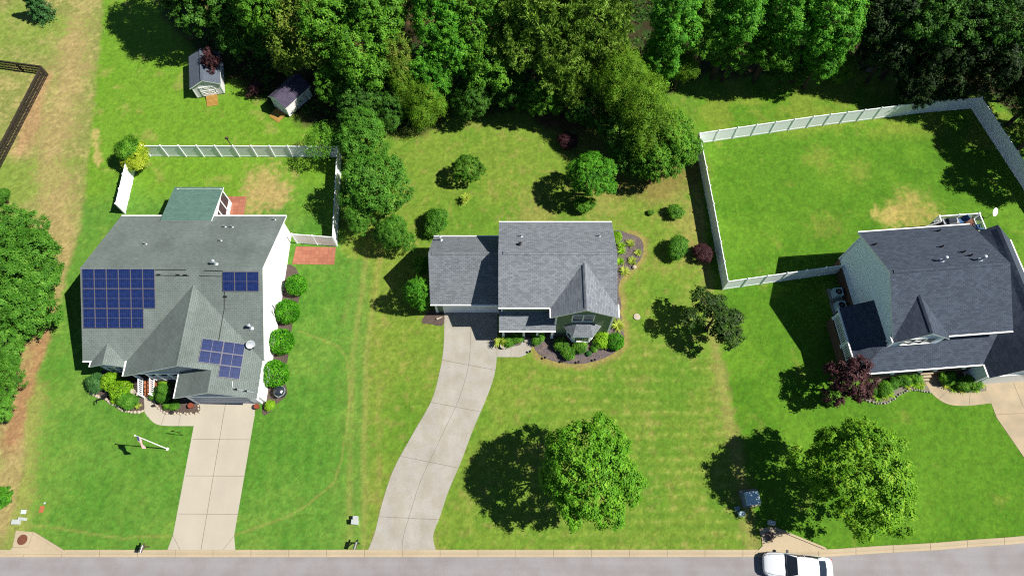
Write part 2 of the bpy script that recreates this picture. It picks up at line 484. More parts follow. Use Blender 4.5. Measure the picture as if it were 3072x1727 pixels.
def spline(pts, n=8, closed=False):
    """Catmull-Rom through 2D points"""
    out = []; N = len(pts)
    rng_ = range(N if closed else N - 1)
    for i in rng_:
        g = (lambda k: pts[k % N]) if closed else (lambda k: pts[min(max(k, 0), N - 1)])
        p0, p1, p2, p3 = g(i - 1), g(i), g(i + 1), g(i + 2)
        for k in range(n):
            t = k / n
            out.append(tuple(.5 * (2 * p1[j] + (p2[j] - p0[j]) * t + (2 * p0[j] - 5 * p1[j] + 4 * p2[j] - p3[j]) * t * t + (3 * p1[j] - p0[j] - 3 * p2[j] + p3[j]) * t ** 3) for j in range(2)))
    if not closed: out.append(tuple(pts[-1][:2]))
    return out

# ------------------------------------------------------------------ ground
_lat = np.random.default_rng(11).random((256, 256))
def vnoise(x, y):
    xi, yi = np.floor(x).astype(int), np.floor(y).astype(int)
    fx, fy = x - xi, y - yi
    fx = fx * fx * (3 - 2 * fx); fy = fy * fy * (3 - 2 * fy)
    a = _lat[xi % 256, yi % 256]; b = _lat[(xi + 1) % 256, yi % 256]
    c = _lat[xi % 256, (yi + 1) % 256]; d = _lat[(xi + 1) % 256, (yi + 1) % 256]
    return (a * (1 - fx) + b * fx) * (1 - fy) + (c * (1 - fx) + d * fx) * fy
def fbm(x, y, s, o=4):
    t, a, n = 0, .5, 0
    for i in range(o):
        t = t + a * vnoise(x * s + 17.3 * i, y * s + 5.7 * i); n += a; a *= .55; s *= 2.1
    return t / n
def sstep(e0, e1, v):
    t = np.clip((v - e0) / (e1 - e0), 0, 1)
    return t * t * (3 - 2 * t)

def line_x(pts):
    """x of a boundary line as a function of y, from points read off the aerial"""
    w = sorted([D(*p)[:2] for p in pts], key=lambda p: p[1])
    ys = [p[1] for p in w]; xs = [p[0] for p in w]
    return lambda y: np.interp(y, ys, xs)
def dist_line(x, y, pts):
    d = np.full(x.shape, 1e9)
    for (ax, ay), (bx, by) in zip(pts[:-1], pts[1:]):
        vx, vy = bx - ax, by - ay
        t = np.clip(((x - ax) * vx + (y - ay) * vy) / (vx * vx + vy * vy), 0, 1)
        d = np.minimum(d, np.hypot(x - ax - t * vx, y - ay - t * vy))
    return d
def blob(x, y, dx, dy, r, n, soft=.5):
    cx, cy, _ = D(dx, dy)
    return sstep(1.0 + soft, 1.0 - soft, np.hypot(x - cx, y - cy) / r + (n - .5) * 1.6 + (fbm(x, y, 2.6, 3) - .5) * 1.8)

KERB = [(-600, 2.86), (G(2476, 1645)[0], 2.98), G(2632, 1639)[:2], G(2784, 1631)[:2], G(2932, 1619)[:2], G(3072, 1610)[:2], (60, 8.2), (120, 30), (600, 230)]
KX, KY = [p[0] for p in KERB], [p[1] for p in KERB]
def kerb_y(x): return np.interp(x, KX, KY)

def paint(x, y):
    n1, n2, n3 = fbm(x, y, .16), fbm(x + 90, y - 40, .45), fbm(x - 31, y + 77, 1.6, 3)
    n4 = fbm(x + 9, y + 3, 4.2, 2)
    def mixc(c, k, w): return c * (1 - w[..., None]) + np.array(k[:3]) * w[..., None]
    one = np.ones_like(x)
    # house A lawn
    c = one[..., None] * np.array(rgb(104, 156, 56)[:3])
    c = mixc(c, rgb(140, 174, 72), sstep(.42, .75, .6 * n2 + .4 * n3) * .65)
    c = mixc(c, rgb(84, 146, 42), sstep(.5, .7, n1) * .6)
    # upper lawn A, a little yellower
    c = mixc(c, rgb(126, 172, 44), sstep(33, 37, y + (n2 - .5) * 4) * .75)
    c = mixc(c, rgb(186, 174, 100), sstep(.62, .8, fbm(x - 7, y + 13, .6)) * sstep(34, 38, y) * .4)
    stripes = .5 + .5 * np.sin(x * 2 * math.pi / 1.25 + (n1 - .5) * 3)
    c = mixc(c, rgb(120, 166, 62), stripes * .3 * sstep(31, 26, y))
    # mown field far left
    xf = line_x([(262, 0), (250, 140), (238, 270), (222, 400), (205, 560), (170, 690), (140, 800), (110, 900), (70, 1020), (60, 1180), (20, 1330), (0, 1420)])(y)
    wf = sstep(.35, -.35, x - xf + (n3 - .5) * .7)
    fld = one[..., None] * np.array(rgb(154, 162, 86)[:3])
    fld = mixc(fld, rgb(198, 182, 118), sstep(.44, .62, .5 * n2 + .3 * n3 + .2 * n4) * .75)
    fld = mixc(fld, rgb(138, 168, 66), sstep(.52, .7, n1) * .8)
    track = dist_line(x, y, [D(190, 60)[:2], D(175, 200)[:2], D(120, 420)[:2], D(150, 570)[:2], D(170, 700)[:2], D(90, 880)[:2], D(45, 1020)[:2], D(15, 1300)[:2]])
    fld = mixc(fld, rgb(210, 174, 126), sstep(2.2, .3, track + (n2 - .5) * 3.0 + (n4 - .5) * 3.0) * .5)
    dirt = dist_line(x, y, [D(50, 380)[:2], D(110, 200)[:2]])
    fld = mixc(fld, rgb(206, 160, 120), sstep(1.5, .2, dirt + (n2 - .5) * 1.6) * .7)
    dirt2 = dist_line(x, y, [D(100, 880)[:2], D(150, 800)[:2], D(60, 990)[:2], D(30, 1110)[:2]])
    fld = mixc(fld, rgb(186, 134, 98), sstep(1.5, .1, dirt2 + (n2 - .5) * 1.6 + (n4 - .5)) * .7)
    tan2 = dist_line(x, y, [D(75, 1000)[:2], D(50, 1140)[:2], D(30, 1320)[:2]])
    c = mixc(c, rgb(188, 180, 100), sstep(2.6, .6, tan2 + (n2 - .5) * 2.4 + (n4 - .5) * 2) * .6)
    c = c * (1 - wf[..., None]) + fld * wf[..., None]
    # house B lot: olive lawn
    xb = line_x([(1020, 200), (862, 330), (862, 640), (930, 660), (925, 900), (925, 1390)])(y)
    wb = sstep(-.6, .6, x - xb + (n3 - .5) * .8)
    lb = one[..., None] * np.array(rgb(130, 162, 56)[:3])
    lb = mixc(lb, rgb(176, 170, 88), sstep(.42, .78, .35 * n2 + .35 * n3 + .3 * n4) * .26)
    lb = mixc(lb, rgb(96, 152, 40), sstep(.5, .66, n1) * .5)
    lb = mixc(lb, rgb(172, 158, 90), sstep(.6, .74, n3) * .35)
    rows = .5 + .5 * np.sin(y * 2 * math.pi / .98 + (n1 - .5) * 7 + (n2 - .5) * 2.5 + x * .03)
    east = sstep(D(1380, 900)[0], D(1450, 900)[0], x) * sstep(D(1500, 830)[1], D(1500, 900)[1], y)
    lb = mixc(lb, rgb(190, 186, 108), (rows ** 9) * sstep(.40, .62, n4) * sstep(.3, .55, n3) * .36 * sstep(0, 4, x + (n1 - .5) * 8) * sstep(23, 18, y))
    lb = mixc(lb, rgb(98, 146, 44), ((1 - rows) ** 2) * .38 * sstep(-2, 5, x) * sstep(24, 18, y))
    for q in ((1500, 495, 2.2), (1350, 540, 1.8), (1680, 470, 2.2), (1740, 560, 2.0), (1725, 640, 1.4)):
        lb = mixc(lb, rgb(190, 170, 100), blob(x, y, q[0], q[1], q[2], n3) * .45)
    lb = mixc(lb, rgb(200, 150, 100), blob(x, y, 1440, 280, 1.8, n3) * .9)
    c = c * (1 - wb[..., None]) + lb * wb[..., None]
    # dry mowing strip between A and B
    strip = np.abs(x - line_x([(950, 620), (912, 900), (905, 1390)])(y))
    vs = .5 + .5 * np.sin((x - line_x([(950, 620), (912, 900), (905, 1390)])(y)) * 5.2 + (n1 - .5) * 2)
    c = mixc(c, rgb(184, 174, 96), sstep(2.4, .3, strip + (n2 - .5) * 2 + (n4 - .5)) * (.08 + .42 * vs ** 2) * sstep(33, 29, y))
    # house C lot: bright green
    xc = line_x([(1760, 180), (1752, 330), (1762, 450), (1778, 600), (1795, 700), (1815, 880), (1850, 1060), (1880, 1200), (1915, 1400)])(y)
    wc = sstep(-.3, .3, x - xc + (n3 - .5) * .5)
    lc_ = one[..., None] * np.array(rgb(102, 152, 38)[:3])
    lc_ = mixc(lc_, rgb(86, 140, 30), sstep(.45, .65, n2) * .6)
    lc_ = mixc(lc_, rgb(116, 164, 44), sstep(.52, .7, n1) * .7)
    lc_ = mixc(lc_, rgb(188, 176, 90), sstep(.66, .8, fbm(x + 55, y - 21, .5)) * .25)
    lc_ = mixc(lc_, rgb(222, 188, 116), blob(x, y, 2290, 525, 1.7, n2, .8) * .55)
    lc_ = mixc(lc_, rgb(226, 196, 120), blob(x, y, 2232, 545, 1.0, n2, .7) * .6)
    for q in ((2060, 395, 1.2), (2480, 350, 1.4), (2080, 570, 1.3), (2160, 430, 1.1)):
        lc_ = mixc(lc_, rgb(180, 168, 84), blob(x, y, q[0], q[1], q[2], n2, .7) * .3)
    back = sstep(41, 43.5, y)
    lc_ = mixc(lc_, rgb(150, 168, 62), back * .65 * sstep(.35, .6, n2))
    c = c * (1 - wc[..., None]) + lc_ * wc[..., None]
    bnd = np.abs(x - xc + .5)
    c = mixc(c, rgb(200, 172, 112), sstep(.9, .1, bnd + (n3 - .5) * .9 + (n4 - .5) * 1.2) * .4 * sstep(43, 40, y))
    # worn arcs left by an edging cable
    arcs = [[(70, 1318), (150, 1328), (230, 1342), (310, 1353), (380, 1347), (428, 1347)],
            [(590, 1345), (640, 1328), (720, 1300), (770, 1272), (840, 1213), (858, 1160), (872, 1080), (880, 990), (872, 900), (850, 870), (800, 850), (750, 832)]]
    for a in arcs:
        d = dist_line(x, y, [D(*p)[:2] for p in a])
        c = mixc(c, rgb(200, 180, 104), sstep(.2, .03, d * 1.5 + (n4 - .5) * .2) * .36)
    d = dist_line(x, y, [D(238, 330)[:2], D(246, 420)[:2]])
    c = mixc(c, rgb(206, 186, 116), sstep(.5, .1, d + (n3 - .5) * .9) * .8)
    for q in ((660, 470, 2.0), (640, 500, 1.4), (700, 500, 1.0)):
        c = mixc(c, rgb(200, 176, 112), blob(x, y, q[0], q[1], q[2], n2, .7) * .8)
    # worn edges beside the beds
    beds = [[ZC(800, 890), ZC(790, 960), ZC(900, 1110), ZC(1100, 1200), ZC(1300, 1245), ZC(1600, 1265), ZC(1900, 1215), ZC(2200, 1085), ZC(2390, 920), ZC(2400, 700), ZC(2370, 450), ZC(2300, 330)],
            [Z2(2110, 900), Z2(2155, 860), Z2(2130, 720), Z2(2160, 620), Z2(2260, 530), Z2(2340, 420), Z2(2330, 290), Z2(2220, 235)]]
    for bd in beds:
        d = dist_line(x, y, spline(bd, 5))
        c = mixc(c, rgb(184, 158, 100), sstep(.75, .1, d + (n3 - .5) * .6 + (n4 - .5) * .5) * .75)
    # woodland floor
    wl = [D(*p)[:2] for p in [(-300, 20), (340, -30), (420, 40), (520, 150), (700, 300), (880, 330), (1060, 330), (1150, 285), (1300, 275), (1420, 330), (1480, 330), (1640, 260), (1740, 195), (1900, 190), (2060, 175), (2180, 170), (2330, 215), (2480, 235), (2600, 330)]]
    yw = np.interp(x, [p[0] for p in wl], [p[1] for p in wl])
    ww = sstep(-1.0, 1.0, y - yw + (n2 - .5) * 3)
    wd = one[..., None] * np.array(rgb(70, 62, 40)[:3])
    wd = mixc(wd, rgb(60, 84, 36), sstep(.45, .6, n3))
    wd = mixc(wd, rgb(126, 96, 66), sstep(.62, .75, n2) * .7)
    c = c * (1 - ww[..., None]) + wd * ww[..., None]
    g2 = [D(*p)[:2] for p in [(1380, 300), (1470, 330), (1560, 470), (1640, 470), (1700, 440), (1740, 420)]]
    d = dist_line(x, y, g2)
    c = mixc(c, rgb(140, 110, 70), sstep(2.4, .4, d + (n2 - .5) * 2.5 + (n4 - .5)) * .5)
    # tufty light and dark at blade-clump size
    c = c * (1.12 * (.72 + .56 * n4))[..., None]
    return np.clip(c, 0, 1)

gx = np.concatenate([[-900, -300, -120, -75], np.arange(-62, 62.01, .16), [75, 120, 300, 900]])
gy = np.concatenate([[-900, -250, -60, -15], np.arange(-4, 66.01, .16), [75, 110, 250, 900]])
GX, GY = np.meshgrid(gx, gy)
GZ = np.where(GY > kerb_y(GX) + .02, (fbm(GX, GY, .5) - .5) * .03 * (GY > 3.4), -.22)
verts = np.stack([GX, GY, GZ], -1).reshape(-1, 3)
nx, ny = len(gx), len(gy)
idx = np.arange(nx * ny).reshape(ny, nx)
quads = np.stack([idx[:-1, :-1], idx[:-1, 1:], idx[1:, 1:], idx[1:, :-1]], -1).reshape(-1, 4)

def mk_lawn():
    m, nt, b = new_mat('lawn')
    at = node(nt, 'ShaderNodeVertexColor'); at.layer_name = 'turf'
    tc = node(nt, 'ShaderNodeTexCoord')
    n1 = node(nt, 'ShaderNodeTexNoise', Scale=5.0, Detail=7.0, Roughness=.85)
    n2 = node(nt, 'ShaderNodeTexNoise', Scale=2.0, Detail=4.0)
    mp = node(nt, 'ShaderNodeMapping'); mp.inputs['Scale'].default_value = (1, .8, 1)
    nt.links.new(tc.outputs['Object'], mp.inputs[0])
    nt.links.new(mp.outputs[0], n1.inputs['Vector']); nt.links.new(mp.outputs[0], n2.inputs['Vector'])
    s = mult(nt, at.outputs[0], n1.outputs[0], .2, 1.8)
    s = mult(nt, s, n2.outputs[0], .8, 1.2)
    hs = node(nt, 'ShaderNodeHueSaturation'); nt.links.new(s, hs.inputs['Color'])
    mr = node(nt, 'ShaderNodeMapRange'); mr.inputs['To Min'].default_value = .47; mr.inputs['To Max'].default_value = .53
    n3 = node(nt, 'ShaderNodeTexNoise', Scale=5.0, Detail=3.0); nt.links.new(tc.outputs['Object'], n3.inputs['Vector'])
    nt.links.new(n3.outputs[0], mr.inputs['Value']); nt.links.new(mr.outputs[0], hs.inputs['Hue'])
    nt.links.new(hs.outputs[0], b.inputs['Base Color'])
    b.inputs['Roughness'].default_value = .9; b.inputs['Specular IOR Level'].default_value = .12
    bp = node(nt, 'ShaderNodeBump', Strength=.8, Distance=.06)
    nt.links.new(n1.outputs[0], bp.inputs['Height']); nt.links.new(bp.outputs[0], b.inputs['Normal'])
    return m
gm = quad_mesh('ground', verts, quads, mk_lawn())
ca = gm.color_attributes.new('turf', 'FLOAT_COLOR', 'POINT')
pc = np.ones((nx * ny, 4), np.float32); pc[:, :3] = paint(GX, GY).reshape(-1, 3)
far = ((np.abs(GX) > 62.1) | (GY > 66.1) | (GY < -4.1)).ravel()
pc[far, :3] = np.array(rgb(74, 104, 42)[:3]) * np.random.default_rng(3).uniform(.8, 1.2, (far.sum(), 1))
ca.data.foreach_set('color', pc.ravel())
go = bpy.data.objects.new('ground', gm); col.objects.link(go)
tag(go, 'mown grass ground with dry tan patches around three houses', 'ground', kind='structure')

def struct(name, mb, mats, label, cat):
    o = mb.build(name, mats)
    return tag(o, label, cat, kind='structure')

# road and rolled kerb
mb = MB()
xs = list(np.arange(-70, 24, 4.0)) + list(np.arange(24, 64, 1.5)) + [90, 120]
xs = [-600] + xs + [600]
for a, b in zip(xs[:-1], xs[1:]):
    ya, yb = kerb_y(a) - .3, kerb_y(b) - .3
    mb.add([(a, ya - 9.5, -.12), (b, yb - 9.5, -.12), (b, yb, -.12), (a, ya, -.12)], [(0, 1, 2, 3)])
struct('road', mb, M['asph'], 'worn grey asphalt street along the bottom of the scene', 'road')
mb = MB()
prof = [(.06, -.05), (.06, .035), (0, .05), (-.10, .045), (-.22, -.02), (-.28, -.075), (-.46, -.095), (-.48, -.125)]
for a, b in zip(xs[:-1], xs[1:]):
    n = max(1, int((b - a) / 1.0)) if b - a < 30 else 1
    for i in range(n):
        p, q = a + (b - a) * i / n, a + (b - a) * (i + 1) / n
        for (o1, z1), (o2, z2) in zip(prof[:-1], prof[1:]):
            mb.add([(p, kerb_y(p) + o1, z1), (q, kerb_y(q) + o1, z1), (q, kerb_y(q) + o2, z2), (p, kerb_y(p) + o2, z2)], [(0, 3, 2, 1)])
for x in list(np.arange(-41, 44, 2.95)):
    for (o1, z1), (o2, z2) in zip(prof[1:-2], prof[2:-1]):
        w = .014
        mb.add([(x - w, kerb_y(x) + o1, z1 + .004), (x + w, kerb_y(x) + o1, z1 + .004), (x + w, kerb_y(x) + o2, z2 + .004), (x - w, kerb_y(x) + o2, z2 + .004)], [(0, 3, 2, 1)], 1)
struct('kerb', mb, [M['kerb'], M['joint']], 'pale rolled concrete kerb between lawns and street', 'kerb')

FLATS = []
def flat(mb, pts, z=.02, m=0, t=.12):
    FLATS.append([(p[0], p[1]) for p in pts])
    mb.slab([(p[0], p[1], z) for p in pts], t, m, m)
def strip(mb, pts, w, z, m):
    for a, b in zip(pts[:-1], pts[1:]):
        dx, dy = b[0] - a[0], b[1] - a[1]; l = math.hypot(dx, dy)
        ox, oy = -dy / l * w / 2, dx / l * w / 2
        mb.add([(a[0] - ox, a[1] - oy, z), (b[0] - ox, b[1] - oy, z), (b[0] + ox, b[1] + oy, z), (a[0] + ox, a[1] + oy, z)], [(0, 1, 2, 3)], m)
# driveway A
mb = MB()
flat(mb, [Z7(1398, -10), Z7(1795, -10), Z7(1790, 100), Z7(1645, 950), Z7(1655, 1067), Z7(1170, 1067), Z7(1215, 950)])
strip(mb, [Z7(1590, -5), Z7(1410, 1066)], .035, .025, 1)
for l, r in (((1355, 273), (1765, 276)), ((1306, 530), (1718, 532)), ((1252, 797), (1673, 800))): strip(mb, [Z7(*l), Z7(*r)], .03, .0252, 1)
for l, r in (((1218, 955), (1275, 1066)), ((1643, 955), (1553, 1066))): strip(mb, [Z7(*l), Z7(*r)], .025, .0252, 1)
struct('driveway', mb, [M['conA'], M['joint']], 'straight pale concrete driveway of the solar panel house', 'driveway')
# walkway A
mb = MB()
inner = [ZA(1300, 690), ZA(1330, 800), ZA(1350, 900), ZA(1395, 985), ZA(1440, 1050), ZA(1520, 1122), ZA(1640, 1147), ZA(1900, 1150), ZA(2128, 1147)]
outer = [ZA(1165, 700), ZA(1158, 900), ZA(1165, 1100), ZA(1250, 1225), ZA(1350, 1318), ZA(1490, 1362), ZA(1800, 1370), ZA(2098, 1370)]
so, si = spline(outer, 5), spline(inner, 5)
flat(mb, so + si[::-1], z=.016)
for l, r in (((1540, 1150), (1470, 1360)), ((1830, 1152), (1785, 1366))): strip(mb, [ZA(*l), ZA(*r)], .025, .0205, 1)
struct('walkway', mb, [M['conA'], M['joint']], 'curved pale concrete walk to the brick porch steps', 'path')
# driveway B
mb = MB()
lft = [D(*p) for p in [(1118, 778), (1116, 870), (1106, 935), (1085, 1008), (1040, 1088), (990, 1180), (960, 1270), (944, 1335), (925, 1385)]]
rgt = [D(*p) for p in [(1252, 778), (1250, 890), (1243, 945), (1222, 1005), (1190, 1080), (1160, 1160), (1130, 1230), (1108, 1295), (1090, 1345), (1097, 1385)]]
sl, sr = spline(lft, 6), spline(rgt, 6)
flat(mb, sl + sr[::-1])
def at(s, t):
    i = t * (len(s) - 1); k = min(int(i), len(s) - 2); f = i - k
    return (s[k][0] * (1 - f) + s[k + 1][0] * f, s[k][1] * (1 - f) + s[k + 1][1] * f)
ctr = [tuple((a + b) / 2 for a, b in zip(at(sl, t), at(sr, t))) for t in np.linspace(0, 1, 30)]
strip(mb, ctr, .025, .025, 1)
for t in (.19, .38, .58, .80): strip(mb, [at(sl, t), at(sr, t)], .03, .0252, 1)
struct('driveway', mb, [M['conB'], M['jointB']], 'curving weathered grey concrete driveway of the green house', 'driveway')
# walkway B
mb = MB()
w = [ZC(126, 945), ZC(128, 1140), ZC(540, 1143), ZC(640, 1105), ZC(720, 1030), ZC(765, 930), ZC(775, 800), ZC(580, 800), ZC(575, 870), ZC(545, 925), ZC(470, 945)]
flat(mb, w, z=.016)
strip(mb, [ZC(378, 946), ZC(376, 1142)], .025, .0205, 1)
struct('walkway', mb, [M['conB'], M['jointB']], 'short weathered concrete walk to the green house porch', 'path')
# driveway C and walkway C
mb = MB()
flat(mb, [ZD(2055, 745), ZD(2110, 920), ZD(2230, 1230), D(2576, 1150), (47, 7), (54, 7), (52, 17.5), (40, 17.2)])
strip(mb, [ZD(2440, 790), ZD(2560, 1080), (45.5, 8)], .03, .025, 1); strip(mb, [ZD(2195, 1190), ZD(2700, 1170)], .03, .0252, 1)
struct('driveway', mb, [M['conC'], M['joint']], 'tan concrete driveway of the pale blue house', 'driveway')
mb = MB()
o = spline([ZD(1300, 630), ZD(1320, 760), ZD(1400, 905), ZD(1500, 1000), ZD(1640, 1066), ZD(1850, 1080), ZD(2158, 1047)], 5)
i = spline([ZD(1470, 625), ZD(1490, 710), ZD(1540, 800), ZD(1620, 875), ZD(1740, 912), ZD(1900, 918), ZD(2106, 890)], 5)
flat(mb, o + i[::-1], z=.016)
for l, r in (((1350, 790), (1530, 790)), ((1500, 995), (1620, 880)), ((1880, 1078), (1895, 920))): strip(mb, [ZD(*l), ZD(*r)], .025, .0205, 1)
struct('walkway', mb, [M['conC'], M['joint']], 'curved tan concrete walk to the pale blue house', 'path')
# storm drain aprons
mb = MB()
flat(mb, [Z7(115, 915), Z7(240, 925), Z7(455, 1066), Z7(455, 1078), Z7(-40, 1082), Z7(0, 1076), Z7(60, 1062), Z7(90, 1035)], z=.06)
mb.beam(Z7(236, 930, .08), Z7(452, 1062, .08), .16, .14, 0)
strip(mb, [Z7(200, 1030), Z7(235, 930)], .02, .065, 1); strip(mb, [Z7(90, 1032), Z7(200, 1030)], .02, .0652, 1)
struct('drain_apron', mb, [M['kerb'], M['joint']], 'concrete storm drain apron at the left end of the kerb', 'drain')
mb = MB()
flat(mb, [Z8(665, 922), Z8(770, 912), Z8(1150, 1066), Z8(1150, 1084), Z8(640, 1096), Z8(690, 1050), Z8(685, 1000)], z=.062)
mb.beam(Z8(775, 918, .09), Z8(1140, 1066, .09), .16, .16, 0)
struct('drain_apron', mb, [M['kerb'], M['joint']], 'concrete storm drain apron beside the white car', 'drain')
for p, r, mt, lb in ((Z7(157, 978, .07), .39, M['rust'], 'rusty round iron manhole lid in the left storm drain apron'), (Z8(740, 980, .07), .36, M['lidgrey'], 'faded brown round manhole lid behind the white car')):
    mb = MB()
    for k, rr in enumerate((1, .8, .6, .4, .2)): mb.lathe([(r * rr, 0), (r * rr, .012 + .006 * k), (r * (rr - .08), .014 + .006 * k)], p, 24)
    tag(mb.build('manhole_lid', mt), lb, 'manhole lid')

# planting beds
def bed(name, pts, mat, label, z=.03):
    mb = MB(); s = spline(pts, 6, True)
    flat(mb, s, z=z)
    return struct(name, mb, mat, label, 'planting bed')
bed('planting_bed', [ZA(195, 690), ZA(230, 800), ZA(430, 860), ZA(560, 950), ZA(770, 1080), ZA(960, 1122), ZA(1150, 1098), ZA(1160, 900), ZA(1160, 690), ZA(1150, 450), ZA(700, 300), ZA(330, 420)], M['mulchA'], 'mulched bed with white stone edge left of the brick steps')
bed('planting_bed', [ZA(1345, 850), ZA(1395, 975), ZA(1440, 1045), ZA(1520, 1115), ZA(1640, 1140), ZA(2120, 1138), ZA(2150, 960), ZA(1900, 700), ZA(1600, 600), ZA(1380, 600)], M['mulchA'], 'mulched bed between the curved walk and garage of the solar panel house')
bed('planting_bed', [D(660, 1038), D(668, 960), D(672, 880), D(682, 800), D(708, 680), D(742, 672), D(758, 725), D(738, 800), D(728, 880), D(716, 950), D(722, 990), D(690, 1020), D(680, 1035)], M['mulchA'], 'narrow mulched bed along the white side wall')
bed('planting_bed', [ZC(800, 890), ZC(790, 960), ZC(900, 1110), ZC(1100, 1200), ZC(1300, 1245), ZC(1600, 1265), ZC(1900, 1215), ZC(2200, 1085), ZC(2390, 920), ZC(2400, 700), ZC(2370, 450), ZC(2300, 330), ZC(2200, 600), ZC(1900, 700), ZC(1100, 740), ZC(850, 790)], M['mulch'], 'dark mulched bed wrapping the bay window')
bed('planting_bed', [Z2(2110, 900), Z2(2155, 860), Z2(2130, 720), Z2(2160, 620), Z2(2260, 530), Z2(2340, 420), Z2(2330, 290), Z2(2220, 235), Z2(2080, 220), Z2(2040, 500)], M['mulch'], 'dark mulched bed of lilies beside the right wall', z=.026)
bed('planting_bed', [ZC(95, 820), ZC(130, 940), ZC(330, 950), ZC(480, 940), ZC(560, 900), ZC(575, 820), ZC(400, 780)], M['mulch'], 'small bed between grey driveway and porch', z=.024)
bed('planting_bed', [Z2(500, 900), Z2(420, 1000), Z2(500, 1020), Z2(600, 1030), Z2(610, 930)], M['mulchA'], 'small bare bed left of the white garage door', z=.024)
bed('planting_bed', [ZD(520, 950), ZD(620, 1020), ZD(780, 1045), ZD(900, 1010), ZD(1000, 930), ZD(1100, 882), ZD(1250, 880), ZD(1385, 905), ZD(1335, 790), ZD(1300, 640), ZD(900, 670), ZD(640, 780)], M['gravel'], 'gravel edged bed left of the tan walk')
bed('planting_bed', [ZD(1480, 640), ZD(1500, 720), ZD(1555, 815), ZD(1630, 880), ZD(1740, 905), ZD(1900, 910), ZD(2090, 885), ZD(2060, 760), ZD(1970, 740), ZD(1930, 560), ZD(1600, 600)], M['gravel'], 'gravel edged bed between the tan walk and driveway')

# stone borders
def stone_border(pts, label, group, step=.26, size=.14, mat=None):
    s = spline(pts, 10); acc = 0; base = []
    for k in range(3):
        mb = MB(); mb.lathe([(size * .7, 0), (size, .05), (size * .9, .11), (size * .4, .15)], (0, 0, 0), 7)
        base.append(mb.build('edging_stone', mat or M['stone']))
    i = 0
    for a, b in zip(s[:-1], s[1:]):
        acc += math.hypot(b[0] - a[0], b[1] - a[1])
        if acc >= step:
            acc = 0
            o = base[i] if i < 3 else base[i % 3].copy()
            if i >= 3: col.objects.link(o)
            o.location = (b[0] + random.uniform(-.04, .04), b[1] + random.uniform(-.04, .04), 0)
            o.rotation_euler = (0, 0, random.uniform(0, 6)); o.scale = (random.uniform(.8, 1.35), random.uniform(.8, 1.2), random.uniform(.8, 1.2))
            tag(o, label, 'edging stone', group); i += 1
stone_border([ZA(190, 680), ZA(230, 800), ZA(430, 860), ZA(560, 950), ZA(770, 1080), ZA(960, 1125), ZA(1160, 1100)], 'white edging stone curving round the front bed left of the brick steps', 'white edging stones of the left front bed', step=.22)
stone_border([ZA(1340, 930), ZA(1440, 1050), ZA(1520, 1118), ZA(1640, 1140), ZA(2130, 1140), ZA(2135, 1010)], 'small pale edging stone beside the inner curve of the walk', 'pale stones inside the curved walk', step=.24, size=.10)
stone_border([ZD(500, 960), ZD(620, 1030), ZD(780, 1055), ZD(900, 1022), ZD(1000, 945), ZD(1100, 894), ZD(1250, 890), ZD(1390, 912)], 'small grey edging stone along the wavy gravel bed', 'grey edging stones of the wavy gravel bed', step=.2, size=.09, mat=M['conB'])
# paver patios
mb = MB(); flat(mb, [Z1(905, 96), Z1(1057, 97), Z1(1040, 212), Z1(800, 212)], z=.03)
struct('patio', mb, M['paver'], 'terracotta paver patio beside the sunroom', 'patio')
mb = MB(); flat(mb, [D(745, 620), D(845, 622), D(841, 666), D(735, 664)], z=.03)
struct('patio', mb, M['paver'], 'terracotta paver pad outside the white side gate', 'patio')
# ------------------------------------------------------------------ houses
class House:
    def __init__(self, label, loc, rot=0.0, name='house', cat='house'):
        self.root = thing(name, label, cat, loc, rot)
        self.off = loc if not rot else None
    def part(self, name, mb, mats, parent=None, label=None, smooth=False):
        o = mb.build(name, mats, parent or self.root, smooth, self.off)
        if label: o['label'] = label
        return o

GUT = []
def ridge(mb, a, b, side, drop, w=.16, up=.025):
    """cap shingles bent over a ridge a-b; side = horizontal unit normal, drop = fall per metre"""
    a, b, s = Vector(a), Vector(b), Vector((side[0], side[1], 0)); z = Vector((0, 0, up))
    for sg in (-1, 1):
        e = s * (sg * w) - Vector((0, 0, drop * w))
        mb.slab([a + z, b + z, b + e + z, a + e + z], .03, 0, 0)
def gutters(h, parent):
    for q in GUT: h.part('gutter', q, M['whitepaint'], parent)
    GUT.clear()
def gutter(mb, a, b, m=0):
    q = MB(); q.beam((a[0], a[1], a[2] - .07), (b[0], b[1], b[2] - .07), .1, .1, m); GUT.append(q)

